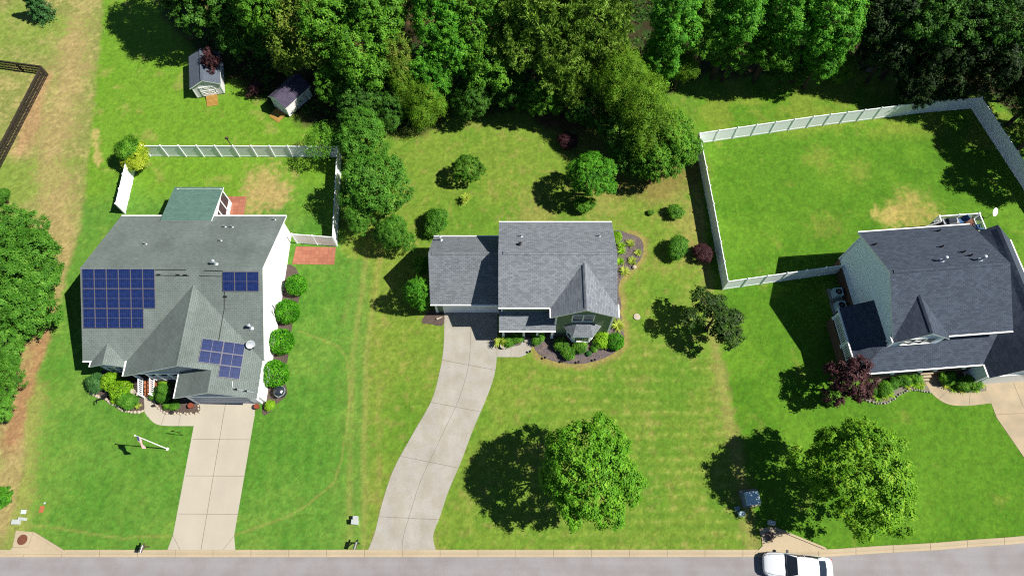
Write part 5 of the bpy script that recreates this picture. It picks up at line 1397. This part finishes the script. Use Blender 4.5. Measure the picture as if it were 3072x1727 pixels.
for i, (x, y, r_, lb) in enumerate(((1385, 462, .6, 'pale weathered plank leaning on the brush pile, upper one'), (1400, 478, .45, 'pale weathered plank lying lowest at the wood edge'), (1372, 478, .75, 'short weathered plank lying next to the fallen log'))):
    q = MB(); q.box((0, 0, .08 + .05 * i), (1.5 - .3 * i, .22, .05)); o = q.build('plank', M['driftwood']); o.location = Z6(x, y); o.rotation_euler = (0, R(-6), r_); tag(o, lb, 'plank')
# ------------------------------------------------------------------ foliage
def unit(v): return v / np.maximum(np.linalg.norm(v, axis=1, keepdims=True), 1e-6)

def leaf_quads(rng, P, N, ln, wd, jitter=.35, fold=.12):
    """one folded rhombic leaf at every point P facing N"""
    n = len(P)
    t = unit(np.cross(N, unit(rng.normal(size=(n, 3))))); b = np.cross(N, t)
    l = ln * rng.uniform(1 - jitter, 1 + jitter, (n, 1)) * .5; w = wd * rng.uniform(1 - jitter, 1 + jitter, (n, 1)) * .5
    V = np.stack([P - t * l, P + b * w + N * l * fold, P + t * l, P - b * w + N * l * fold], 1).reshape(-1, 3)
    return V, np.arange(n * 4).reshape(-1, 4)

def crown_pts(rng, Rr, lobes, lobe_r, n_clump, per, cr, low=.3, inner=.12, spread=.6, ragged=.0, flat=.6, core=.62):
    """leaf positions and outward directions of an irregular lobed crown with ellipsoid radii Rr"""
    Rr = np.array(Rr)
    d = unit(rng.normal(size=(lobes, 3)))
    d[:, 2] = np.abs(d[:, 2]) * .95 - .32
    c = d * spread * rng.uniform(.75, 1.12, (lobes, 1))
    c = np.vstack([[[0, 0, 0]], c]); r = np.concatenate([[core], rng.uniform(*lobe_r, lobes)])
    pts, nor = [], []
    got = 0
    while got < n_clump:
        k = rng.choice(lobes + 1, 4000, p=r ** 2 / (r ** 2).sum()); dd = unit(rng.normal(size=(4000, 3)))
        p = c[k] + dd * r[k][:, None] * rng.uniform(.80, 1.08 + ragged, (4000, 1))
        ins = (np.linalg.norm(p[:, None, :] - c[None], axis=2) / r[None])
        ins[np.arange(4000), k] = 9
        ok = ins.min(1) > .86
        ok &= (p[:, 2] > -.25) | (rng.random(4000) < low)
        pts.append(p[ok]); nor.append(dd[ok]); got += ok.sum()
    P = np.vstack(pts)[:n_clump]; Nn = np.vstack(nor)[:n_clump]
    cl = np.repeat(P * Rr, per, 0); cn = np.repeat(Nn, per, 0)
    off = rng.normal(size=cl.shape) * cr * .5
    off[:, 2] *= flat
    LP = cl + off; LN = unit(cn * .5 + np.array([.12, 0, .6]) + unit(off) * .45 + rng.normal(size=cl.shape) * .24)
    if inner:
        m = int(len(LP) * inner); k = rng.integers(0, lobes + 1, m)
        ip = (c[k] + unit(rng.normal(size=(m, 3))) * (r[k] * rng.uniform(.2, .8, m))[:, None]) * Rr
        LP = np.vstack([LP, ip]); LN = np.vstack([LN, unit(rng.normal(size=(m, 3)) + [0, 0, .5])])
    return LP, LN

def crown_mesh(name, seed, kind, mat):
    rng = np.random.default_rng(seed)
    if kind == 'maple':   LP, LN = crown_pts(rng, (1.0, 1.0, .95), 26, (.22, .33), 430, 62, .07, inner=.3, spread=.74, ragged=.07, core=.72); s = (.038, .030)
    elif kind == 'broad': LP, LN = crown_pts(rng, (1, 1, 1.15), 18, (.22, .40), 440, 46, .095, inner=.1, spread=.76, ragged=.2); s = (.054, .036)
    elif kind == 'dense': LP, LN = crown_pts(rng, (1.05, 1.05, 1.1), 12, (.32, .48), 460, 48, .10, inner=.12, spread=.68, ragged=.14); s = (.052, .036)
    elif kind == 'tall':  LP, LN = crown_pts(rng, (.9, .9, 1.7), 20, (.22, .38), 470, 44, .10, inner=.1, spread=.8, ragged=.22); s = (.058, .038)
    elif kind == 'droop':
        LP, LN = crown_pts(rng, (1, 1, 1.2), 18, (.2, .36), 380, 40, .11, inner=.1, spread=.78, ragged=.25, flat=1.7); s = (.075, .03)
    elif kind == 'feather': LP, LN = crown_pts(rng, (1, 1, 1.25), 14, (.24, .40), 520, 40, .15, inner=.1, spread=.72, ragged=.25, flat=.9); s = (.07, .018)
    elif kind == 'pine':
        LP, LN = crown_pts(rng, (1, 1, 1.1), 15, (.24, .38), 250, 1, .1, inner=0, spread=.72, ragged=.15)
        n, per = len(LP), 70
        P = np.repeat(LP, per, 0); d = unit(np.repeat(LN, per, 0) * .55 + unit(rng.normal(size=P.shape)) * .9)
        ln = rng.uniform(.09, .17, (len(P), 1))
        sd = unit(np.cross(d, rng.normal(size=d.shape))) * .011
        V = np.stack([P + d * .01, P + d * ln * .5 + sd, P + d * ln, P + d * ln * .5 - sd], 1).reshape(-1, 3)
        extra, en = crown_pts(rng, (.85, .85, .95), 12, (.28, .4), 160, 24, .14, inner=.2, spread=.6)
        V2, Q2 = leaf_quads(rng, extra, en, .11, .03)
        V = np.vstack([V, V2]); return quad_mesh(name, V, np.arange(len(V)).reshape(-1, 4), mat)
    elif kind == 'spruce':
        n = 9000; h = rng.random(n) ** .7; a = rng.uniform(0, 2 * np.pi, n); lay = np.floor(h * 9) / 9
        rr = (1.02 - lay) * rng.uniform(.35, 1.0, n) * (.8 + .25 * np.sin(a * 7 + lay * 20))
        LP = np.stack([rr * np.cos(a), rr * np.sin(a), -1 + 2.4 * lay + .16 - .25 * rr + rng.normal(size=n) * .05], 1)
        LN = unit(np.stack([np.cos(a) * .4, np.sin(a) * .4, np.ones(n)], 1) + rng.normal(size=(n, 3)) * .35); s = (.15, .05)
    elif kind == 'open':  LP, LN = crown_pts(rng, (1, 1, .9), 13, (.22, .36), 190, 34, .12, inner=.04, spread=.82, ragged=.25, core=.45); s = (.085, .055)
    elif kind == 'thin':  LP, LN = crown_pts(rng, (1, 1, .9), 12, (.2, .34), 210, 14, .17, inner=.0, spread=.78, ragged=.3); s = (.07, .04)
    elif kind == 'shrub': LP, LN = crown_pts(rng, (1, 1, .85), 9, (.34, .5), 150, 30, .22, inner=.12, spread=.55, ragged=.12, low=.6); s = (.15, .085)
    elif kind == 'shrubbig': LP, LN = crown_pts(rng, (1, 1, .85), 12, (.32, .48), 330, 32, .16, inner=.12, spread=.6, ragged=.1, low=.5); s = (.09, .055)
    elif kind == 'ball':
        n = 3600; d = unit(rng.normal(size=(n, 3))); bump = 1 + .05 * np.sin(d[:, :1] * 7 + 1) * np.sin(d[:, 1:2] * 6)
        LP = d * bump * rng.uniform(.86, 1.03, (n, 1)); LN = unit(d * .8 + rng.normal(size=(n, 3)) * .5); s = (.15, .08)
    elif kind == 'strap':
        n = 64; V, Qs = [], []
        for i in range(n):
            a = rng.uniform(0, 2 * np.pi); e = rng.uniform(.3, 1.1); l = rng.uniform(.7, 1.1); w = rng.uniform(.06, .10)
            u = np.array([np.cos(a), np.sin(a), 0]); sd = np.array([-np.sin(a), np.cos(a), 0]) * w
            prev = None
            for k in range(5):
                t = k / 4; p = u * (l * t * (.35 + .65 * np.cos(e) * 1.0)) + np.array([0, 0, l * (np.sin(e) * t * 1.1 - .75 * t * t * np.sin(e) * .9)])
                ww = sd * (1 - .85 * t) * (1 if k else .6); o = len(V); V += [p - ww, p + ww]
                if k: Qs.append((o - 2, o - 1, o + 1, o))
        V = np.array(V); V[:, 2] -= 0
        return quad_mesh(name, V, np.array(Qs), mat)
    V, Q = leaf_quads(rng, LP, LN, *s)
    return quad_mesh(name, V, Q, mat)

MESH = {}
SEED = {'maple2': 31, 'brightround': 8}
def variants(key, kind, mat, n):
    MESH[key] = [crown_mesh(key + '_foliage', SEED.get(key, 100) + 13 * i + sum(map(ord, key)), kind, L[mat]) for i in range(n)]
variants('maple', 'maple', 'maple', 1); variants('maple2', 'maple', 'maple2', 1)
variants('broad', 'broad', 'broad', 3); variants('bright', 'tall', 'bright', 3); variants('olive', 'droop', 'olive', 2)
variants('dark', 'broad', 'dark', 2); variants('black', 'broad', 'shadegreen', 3); variants('pine', 'pine', 'pine', 2)
variants('feather', 'feather', 'feather', 2); variants('hedge', 'dense', 'hedge', 3); variants('plum', 'open', 'plum', 1)
variants('plumdense', 'shrubbig', 'plum', 1); variants('bronze', 'open', 'bronze', 1); variants('thin', 'thin', 'broad', 1)
variants('brightround', 'maple', 'bright', 1); variants('lonebush', 'maple', 'bed', 1)
variants('spruce', 'spruce', 'spruce', 1)
variants('ball', 'ball', 'box', 2); variants('bed', 'shrub', 'bed', 3); variants('lime', 'shrub', 'lime', 2); variants('sage', 'shrub', 'sage', 1)
variants('gold', 'shrubbig', 'gold', 1); variants('bush', 'shrubbig', 'hedge', 3); variants('bushdark', 'shrubbig', 'broad', 2); variants('limeball', 'ball', 'lime', 1)
variants('strap', 'strap', 'strap', 2); variants('straplime', 'strap', 'lime', 1)
_vi = {}
def pick(key):
    _vi[key] = _vi.get(key, -1) + 1
    return MESH[key][_vi[key] % len(MESH[key])]

def trunk_mesh(zc, r, rng, lean=(0, 0)):
    mb = MB(); h = zc + .3 * r; t = .07 + .018 * zc
    mb.tube([(0, 0, -.1), (lean[0] * .3, lean[1] * .3, h * .4), (lean[0], lean[1], h)], [t * 1.35, t, t * .35], 9)
    for k in range(6):
        a = k * 1.05 + rng.uniform(0, .5); z0 = max(.3, zc - r * .75) + rng.uniform(0, r * .7); l = r * rng.uniform(.5, .8)
        mb.tube([(0, 0, z0), (math.cos(a) * l * .5, math.sin(a) * l * .5, z0 + l * .35), (math.cos(a) * l, math.sin(a) * l, z0 + l * .6)], [t * .5, t * .3, t * .1], 6)
    return mb

TREES = 0
def tree(key, dx, dy, zc, r, label, group=None, name='tree', rz=None, cat='tree', sy=1.0):
    """crown centre seen at dx, dy, standing zc above the ground"""
    global TREES; TREES += 1
    rng = random.Random(TREES * 31)
    x, y, _ = D(dx, dy, zc)
    t = thing(name, label, cat, (x, y, 0), 0, group)
    c = bpy.data.objects.new('crown', pick(key)); col.objects.link(c); c.parent = t
    c.location = (0, 0, zc); c.rotation_euler = (0, 0, rng.uniform(0, 6.28)); c.scale = (r, r * sy, rz or r)
    tr = trunk_mesh(zc, r, rng).build('trunk', M['bark'], t)
    return t

def shrub(key, p, r, label, group=None, h=None, name='shrub', cat='shrub', zc=None):
    """low plant of one mesh, foliage down to the ground"""
    o = bpy.data.objects.new(name, pick(key)); col.objects.link(o)
    h = h or r * .95
    o.location = (p[0], p[1], h * .85 if zc is None else zc); o.scale = (r, r, h); o.rotation_euler = (0, 0, random.uniform(0, 6.28))
    return tag(o, label, cat, group)

# front lawn and garden trees
tree('maple', 1480, 1187, 6.4, 3.85, 'round yellow green maple in the middle of the front lawns, left of its shadowed twin', name='maple_tree', rz=4.2, sy=1.12)
tree('maple2', 2160, 1193, 6.0, 4.3, 'round gold tipped maple on the bright lawn above the white car', name='maple_tree', rz=4.3)
tree('plum', 2140, 958, 3.1, 2.1, 'purple leaved plum tree at the corner of the pale blue house', name='plum_tree', rz=2.2)
tree('bronze', 1796, 800, 3.2, 2.45, 'open dark bronze tree below the corner of the long white fence', name='bronze_tree', rz=1.9)
tree('lonebush', 1177, 424, 1.9, 1.6, 'small round bushy tree alone in the middle of the back lawn', name='bushy_tree', rz=1.75)
tree('brightround', 1488, 438, 3.6, 2.5, 'rounded bright green tree near the back of the green house', name='bushy_tree', rz=2.3)
tree('hedge', 915, 335, 3.4, 2.55, 'rearmost dense green tree of the row beside the white fence corner', name='hedge_tree', rz=2.4)
tree('hedge', 940, 470, 4.0, 3.0, 'largest dense green tree of the row hiding the white fence', name='hedge_tree', rz=2.9)
tree('hedge', 900, 545, 2.6, 1.4, 'middle low green tree of the row beside the white fence', name='hedge_tree')
tree('hedge', 988, 592, 2.5, 1.7, 'frontmost green tree of the row left of the back lawn', name='hedge_tree', rz=1.9)
tree('thin', 810, 362, 2.6, 2.0, 'thin see through tree leaning over the white back fence', name='slender_tree')
tree('gold', 342, 394, 1.4, 1.5, 'gold and green variegated bush at the white fence corner', name='variegated_shrub', cat='shrub', rz=1.2)
tree('bushdark', 322, 372, 2.1, 1.25, 'dark green bush behind the gold variegated one', name='variegated_shrub', cat='shrub')
tree('spruce', 88, 10, 1.9, 1.7, 'small dark conifer in the dry field at top left', name='conifer_tree', rz=1.9)
tree('bright', 1048, 742, 2.4, 1.3, 'tall oval evergreen by the shaded garage side wall', name='evergreen_shrub', cat='shrub', rz=2.2)
tree('bushdark', 1062, 668, 1.3, .95, 'dark shrub half hidden behind the garage side wall', name='evergreen_shrub', cat='shrub')
# left edge trees
for a in ((30, 600, 3.0, 2.7, 'upper tree of the leafy clump at the left edge'), (85, 655, 3.6, 2.9, 'rightmost tree of the leafy clump at the left edge'), (15, 700, 4.2, 3.2, 'tallest tree of the leafy clump at the left edge'), (70, 770, 3.0, 2.6, 'lower tree of the leafy clump at the left edge'), (0, 855, 2.6, 2.0, 'small tree below the leafy clump at the left edge'), (5, 935, 2.4, 1.6, 'narrow tree over the bare dirt at the left edge'), (-20, 1010, 2.4, 1.6, 'lowest leafy tree over the dirt strip at the left edge')):
    tree('hedge', *a, group='leafy trees along the left edge', name='hedge_tree')
tree('bright', -5, 1255, 1.5, 1.0, 'small leafy bush at the left edge above the storm drain', name='evergreen_shrub', cat='shrub')
tree('bush', 2, 495, 1.1, .9, 'small green bush at the left edge below the dark fence', name='evergreen_shrub', cat='shrub')

# the wood behind the gardens
W = [
 ('dark', 545, 0, 6.5, 3.7, 'dark leafy tree at the left end of the wood'), ('dark', 600, 55, 4.8, 3.0, 'dark leafy tree above the plum tree and grey shed'),
 ('dark', 440, -110, 9.0, 4.0, 'dark tree out past the top left end of the wood'), ('dark', 510, -95, 9.5, 4.0, 'tall dark tree at the top left of the wood'), ('broad', 650, 25, 8, 3.0, 'mid green tree left of the big olive tree'), ('dark', 672, 62, 4.6, 2.6, 'dark low tree behind the white shed'),
 ('olive', 765, 60, 7.0, 3.7, 'large olive brown drooping tree near the top left of the wood'), ('olive', 742, 122, 4.4, 2.4, 'smaller olive drooping tree right above the white shed'),
 ('broad', 845, 60, 8, 3.4, 'mid green tree right of the big olive tree'), ('broad', 900, 140, 6.5, 3.2, 'broad green tree in the middle of the left wood'), ('broad', 838, 205, 3.6, 2.3, 'low broad tree right of the white shed'),
 ('broad', 940, 30, 9, 3.6, 'tall broad green tree at the top edge, left of the bright pair'), ('olive', 990, 130, 6, 2.5, 'slender olive tree left of the bright pair'), ('dark', 900, 250, 3.2, 2.3, 'dark low tree behind the hedge row'),
 ('bright', 1095, 30, 9, 2.9, 'tall bright green tree, upper one of the bright pair'), ('bright', 1130, 140, 6.2, 2.5, 'bright green tree, lower one of the bright pair'), ('bright', 1085, 195, 4.5, 2.0, 'short bright tree below the bright pair'),
 ('feather', 1065, 258, 2.7, 2.3, 'feathery low tree standing out onto the back lawn'), ('feather', 1020, 195, 4.2, 2.0, 'feathery tree behind the low one at the lawn edge'), ('dark', 985, 270, 2.4, 1.9, 'dark shrubby tree left of the feathery low tree'),
 ('broad', 1220, 40, 8.5, 3.2, 'mid green tree between the bright pair and the pines'), ('broad', 1235, 160, 5.5, 2.9, 'mid green tree in the half shade left of the pines'), ('dark', 1190, 250, 3, 2.0, 'dark undergrowth tree at the edge of the back lawn'), ('dark', 1290, 215, 3.5, 2.2, 'black green tree in the deepest shade of the wood'),
 ('pine', 1360, 50, 9.5, 3.9, 'large yellow green pine left of centre top'), ('pine', 1480, 40, 9.5, 3.7, 'large yellow green pine right of centre top'), ('pine', 1415, 150, 7, 3.0, 'pine below the two big pines'), ('pine', 1310, 120, 7.5, 2.6, 'pine at the left of the pine group'), ('pine', 1530, 135, 7, 2.6, 'pine at the right of the pine group'), ('pine', 1440, 225, 4.6, 1.9, 'small lowest pine over the shaded lawn'),
 ('broad', 1370, 245, 3.2, 2.0, 'low broad tree beneath the pines'), ('dark', 1480, 275, 3, 1.9, 'dark low tree beside the bare orange soil'),
 ('feather', 1560, 205, 6.2, 2.8, 'feathery light tree at the top of the ridge of trees'), ('feather', 1610, 265, 5.6, 2.9, 'feathery light tree, second in the ridge of trees'), ('feather', 1650, 325, 5, 2.7, 'feathery light tree, third in the ridge of trees'), ('broad', 1690, 360, 4.2, 2.5, 'broad tree beside the long white fence corner'), ('broad', 1650, 410, 3.4, 2.3, 'broad tree at the front of the ridge of trees'), ('dark', 1560, 330, 3.6, 2.3, 'dark tree on the shaded side of the ridge of trees'), ('dark', 1590, 395, 2.8, 1.9, 'dark low tree at the shaded foot of the ridge'),
 ('bright', 1690, 60, 8.5, 2.7, 'tall bright tree right of the dark gap'), ('bright', 1672, 140, 5.6, 2.1, 'shorter bright tree right of the dark gap'), ('feather', 1715, 165, 3.6, 1.7, 'small feathery tree where the right lawn begins'),
 ('broad', 1790, 60, 7.5, 3.1, 'mid green tree between two bright right hand trees'), ('bright', 1860, 20, 9.5, 3.0, 'bright tree at the top edge over the right lawn'), ('broad', 1850, 120, 4.8, 2.9, 'low green tree facing the strip of lawn behind the fence'), ('broad', 1940, 110, 5.5, 2.7, 'mid green tree facing the lawn behind the fence'), ('bright', 1980, 30, 9, 3.1, 'bright tree, left one of the top right pair'), ('bright', 2080, 50, 8.5, 3.2, 'bright tree, right one of the top right pair'), ('bright', 2070, 135, 5, 2.1, 'short bright tree by the weathered chair'), ('dark', 1990, 155, 3, 2.0, 'dark low tree at the edge of the strip of lawn'),
 ('feather', 2120, 170, 1.7, 1.5, 'light green brush beside the weathered chair'),
 ('black', 2230, 20, 8, 3.4, 'black green tree, first in the dark wood from the left'), ('black', 2240, 120, 5, 2.9, 'black green tree behind the weathered planks'), ('dark', 2330, 40, 8.5, 3.2, 'dark tree at the top of the dark wood'), ('black', 2330, 130, 5.5, 3.0, 'black green tree in the middle of the dark wood'), ('black', 2310, 205, 3, 2.3, 'black green tree nearest the strip of lawn'), ('dark', 2430, 30, 9, 3.4, 'dark tall tree at the top right of the dark wood'), ('black', 2420, 120, 6, 3.1, 'black green tree above the fence corner'), ('black', 2400, 200, 3.6, 2.3, 'black green low tree behind the fence panels'),
 ('black', 2585, 185, 4.2, 2.6, 'black green tree just outside the back right fence corner'), ('black', 2650, 300, 3.2, 2.3, 'low black green tree outside the right fence side'), ('dark', 2530, 60, 8.5, 3.4, 'dark tree in the top right corner'), ('black', 2510, 150, 6, 3.0, 'black green tree behind the fence corner'), ('black', 2640, 215, 6.0, 3.0, 'black green tree overhanging the right fence'), ('dark', 2660, 290, 5.6, 2.9, 'dark tree leaning over the right fence side'), ('black', 2740, 370, 6, 3.2, 'black green tree at the right edge beside the fence'),
]
for key, dx, dy, zc, r, lb in W:
    tree(key, dx, dy, zc, r, lb, group='trees of the wood behind the gardens', rz=r * 1.05 if key in ('bright',) else r * 1.15, name='pine_tree' if key == 'pine' else 'tree')
# plums by the sheds
tree('plum', 533, 155, 2.6, 1.05, 'purple leaved small tree over the grey shed roof', name='plum_tree', rz=1.7)
tree('plum', 640, 226, .6, .9, 'purple leaved low tree between the two sheds', name='plum_tree', rz=.8)
shrub('plumdense', D(1765, 640, .5), .95, 'small purple leaved shrub in the shadow edge of the long white fence', name='plum_shrub')
shrub('plumdense', D(1428, 352, .8), 1.0, 'dark purple shrub in the tree shade of the back lawn', name='plum_shrub')

# undergrowth of the wood, one mass
rng = np.random.default_rng(5)
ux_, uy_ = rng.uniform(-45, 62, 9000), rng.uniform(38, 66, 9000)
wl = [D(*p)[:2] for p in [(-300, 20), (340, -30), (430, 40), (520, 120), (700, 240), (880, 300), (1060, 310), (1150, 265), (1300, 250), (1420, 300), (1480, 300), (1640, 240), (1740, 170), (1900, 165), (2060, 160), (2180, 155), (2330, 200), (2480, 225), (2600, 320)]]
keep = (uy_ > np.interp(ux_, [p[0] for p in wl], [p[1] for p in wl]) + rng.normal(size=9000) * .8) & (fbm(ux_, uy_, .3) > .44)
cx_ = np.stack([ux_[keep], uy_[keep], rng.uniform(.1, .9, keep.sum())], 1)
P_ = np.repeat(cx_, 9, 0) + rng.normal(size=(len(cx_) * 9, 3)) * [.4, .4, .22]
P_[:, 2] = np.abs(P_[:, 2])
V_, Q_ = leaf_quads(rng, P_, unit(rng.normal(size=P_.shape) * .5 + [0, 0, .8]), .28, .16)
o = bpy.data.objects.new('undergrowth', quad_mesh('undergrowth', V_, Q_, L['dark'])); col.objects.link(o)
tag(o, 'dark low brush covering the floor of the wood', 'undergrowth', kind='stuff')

# bed planting, house A
for (dx, dy, r), lb in zip(((745, 716, .95), (722, 783, 1.08), (707, 858, 1.12), (691, 939, 1.16)), ('clipped boxwood ball nearest the terracotta pad', 'second clipped boxwood ball from the terracotta pad', 'third clipped boxwood ball from the terracotta pad', 'clipped boxwood ball nearest the black grill')):
    shrub('ball', D(dx, dy, .9), r, lb, 'clipped boxwood balls along the white wall', zc=.85, h=r, name='boxwood_ball')
shrub('sage', ZA(310, 600, .5), .85, 'blue green bush at the left tip of the front bed')
shrub('limeball', ZA(560, 570, .7), .85, 'lime green clipped shrub, rear one of the touching pair', zc=.6)
shrub('limeball', ZA(740, 720, .6), .95, 'lime green clipped shrub, front one of the touching pair', zc=.55)
shrub('bush', ZA(880, 930, .4), .85, 'bright leafy shrub against the white stone edge')
shrub('lime', ZA(640, 900, .2), .35, 'small golden ground plant by the stone edge')
shrub('strap', ZA(1080, 1020, .1), .4, 'brown green tuft beside the left edge of the walk', name='ornamental_grass', cat='grass tuft')
shrub('bush', ZA(1530, 740, .6), .62, 'tall shrub, rear one on the inner side of the walk', h=1.0)
shrub('bush', ZA(1510, 890, .5), .55, 'tall shrub, front one on the inner side of the walk', h=.9)
shrub('bed', ZA(1380, 800, .3), .5, 'feathery green clump touching the walk')
shrub('lime', ZA(1480, 590, .7), .45, 'white flowering shrub at the brick steps')
shrub('bed', ZA(1740, 1010, .2), .45, 'low green shrub in the bed before the garage')
shrub('bed', ZA(1590, 1000, .2), .35, 'tiny green shrub in the bed before the garage')
shrub('lime', G(560 + 1650 * .15192, 1040 + 1170 * .15192, .2), .45, 'yellow green bush at the right corner of the garage')
# house B planting
shrub('bush', D(1100, 557, .9), 1.35, 'round shrub behind the green house garage')
shrub('bushdark', D(1472, 515, .8), 1.0, 'low dark shrub at the foot of the rounded back tree')
shrub('bed', D(1700, 536, .4), .8, 'small dark green shrub in the thin grass near the long fence')
shrub('bed', D(1636, 536, .2), .32, 'tiny green plant left of the small dark shrub')
shrub('bush', D(1702, 627, .6), 1.15, 'green shrub left of the small purple one')
shrub('strap', D(1172, 505, .1), .75, 'yellow green grass tuft below the lone bushy tree', name='ornamental_grass', cat='grass tuft')
for x, y, r, k, lb in ((175, 880, .7, 'strap', 'pale strap leaved clump beside the grey driveway'), (330, 870, .55, 'bed', 'low leafy plant behind the round planter'), (475, 800, .6, 'bed', 'green shrub left of the porch steps'), (870, 800, .65, 'bed', 'green shrub right of the porch steps'),
                       (1280, 940, .7, 'bed', 'upper green shrub left of the bay window'), (1390, 1060, .65, 'bed', 'lower green shrub left of the bay window'), (1630, 980, .65, 'bed', 'green shrub in front of the bay window'), (2010, 830, .75, 'lime', 'lime green leafy shrub right of the bay window'), (1960, 900, .5, 'bed', 'dark leafed plant under the lime shrub'), (1870, 980, .3, 'bed', 'small olive plant in the middle of the mulch'), (1780, 1060, .25, 'sage', 'grey green seedling near the mulch edge')):
    shrub(k, ZC(x, y, .4), r, lb, name='hosta' if k == 'strap' else 'shrub')
shrub('ball', ZC(2255, 860, .6), .78, 'clipped round shrub at the right end of the dark mulch', zc=.55, name='boxwood_ball')
for x, y, r, k, lb in ((2290, 570, .85, 'strap', 'large daylily clump with orange tips at the wall corner'), ):
    shrub(k, ZC(x, y, .2), r, lb, name='daylily', cat='plant', zc=.1)
for i, (x, y, r, k) in enumerate(((2235, 315, .62, 'strap'), (2297, 395, .52, 'strap'), (2250, 470, .62, 'strap'), (2180, 560, .7, 'strap'), (2160, 380, .6, 'straplime'), (2140, 470, .6, 'straplime'), (2155, 330, .5, 'straplime'))):
    shrub(k, Z2(x, y, .2), r, ('daylily clump nearest the back of the right side bed', 'daylily clump farthest right in the side bed', 'daylily clump left of the pale boulder', 'daylily clump nearest the front of the right side bed', 'lime clump close against the right wall, middle', 'lime clump close against the right wall, front', 'lime clump close against the right wall, rear')[i], 'daylilies beside the green house', name='daylily', cat='plant', zc=.08, h=r)
shrub('lime', Z2(2110, 260, .6), .6, 'bright tall leafed shrub at the back right corner of the green house')
# house C planting
for x, y, r, lb in ((695, 870, .42, 'small round shrub beside the purple tree'), (820, 860, .7, 'round shrub, largest beside the purple tree'), (935, 800, .6, 'round dark shrub left of the porch lawn bed middle'), (1060, 760, .68, 'round dark shrub in the middle of the left gravel bed'), (1190, 715, .72, 'dark shrub next to the tan walk, left side'), (1600, 710, .8, 'dark shrub next to the tan walk, right side'), (1800, 800, .65, 'shrub in the middle of the right gravel bed'), (1905, 790, .78, 'dark shrub near the pale garage wall')):
    shrub('bushdark' if r > .6 else 'bush', ZD(x, y, .5), r, lb, 'round shrubs before the pale blue house')
for i, (x, y) in enumerate(((650, 945), (740, 975), (825, 970), (890, 930), (1110, 830), (1200, 805), (1285, 800), (1270, 835), (1600, 825), (1690, 860), (1790, 870), (1960, 860), (2040, 810))):
    shrub('straplime' if i % 2 else 'strap', ZD(x, y, .15), .52, 'yellow green grass tuft at ' + ('the left end of the wavy gravel bed', 'the wavy bed under the purple tree', 'the lowest point of the wavy bed', 'the wavy bed before the large round shrub', 'the gravel bed crest', 'the gravel bed close to the walk', 'the left side of the tan walk, upper', 'the left side of the tan walk, lower', 'the bend of the tan walk', 'the inner curve of the tan walk', 'the right bed before the middle shrub', 'the right bed before the garage wall', 'the corner of the tan driveway')[i], 'yellow green grass tufts before the pale blue house', name='ornamental_grass', cat='grass tuft', zc=.05)
shrub('bed', ZD(130, 990, .4), .7, 'shaded shrub left of the purple plum tree')

# ------------------------------------------------------------------ sky, sun, camera
SUN_EL, SUN_AZ = R(50.5), R(95.1)
wd = bpy.data.worlds.new('World'); scene.world = wd; wd.use_nodes = True
nt = wd.node_tree
sky = nt.nodes.new('ShaderNodeTexSky'); sky.sky_type = 'NISHITA'; sky.sun_disc = False
sky.sun_elevation = SUN_EL; sky.sun_rotation = SUN_AZ; sky.altitude = 1500; sky.air_density = .8; sky.dust_density = 0; sky.ozone_density = 3.0
bg = nt.nodes['Background']; bg.inputs['Strength'].default_value = .058
nt.links.new(sky.outputs[0], bg.inputs['Color'])
sd = bpy.data.lights.new('sun', 'SUN'); sd.energy = 5.0; sd.angle = R(.5); sd.color = (1, .955, .87)
so_ = bpy.data.objects.new('sun', sd); col.objects.link(so_)
s = Vector((math.sin(SUN_AZ) * math.cos(SUN_EL), math.cos(SUN_AZ) * math.cos(SUN_EL), math.sin(SUN_EL)))
so_.rotation_euler = (-s).to_track_quat('-Z', 'Y').to_euler(); so_.location = (40, -5, 60)

cd = bpy.data.cameras.new('camera'); cd.sensor_width = 36; cd.lens = 24; cd.clip_end = 3000
co = bpy.data.objects.new('camera', cd); col.objects.link(co)
co.location = (0, 0, CAM_H); co.rotation_euler = (TILT, 0, 0)
scene.camera = co
scene.view_settings.view_transform = 'Standard'; scene.view_settings.look = 'None'
scene.view_settings.exposure = .8; scene.view_settings.gamma = 1

scene.render.engine = 'CYCLES'
scene.cycles.use_denoising = False
scene.cycles.pixel_filter_type = 'BLACKMAN_HARRIS'
scene.cycles.filter_width = 1.15
scene.cycles.max_bounces = 6
scene.cycles.diffuse_bounces = 3
scene.cycles.sample_clamp_indirect = 3
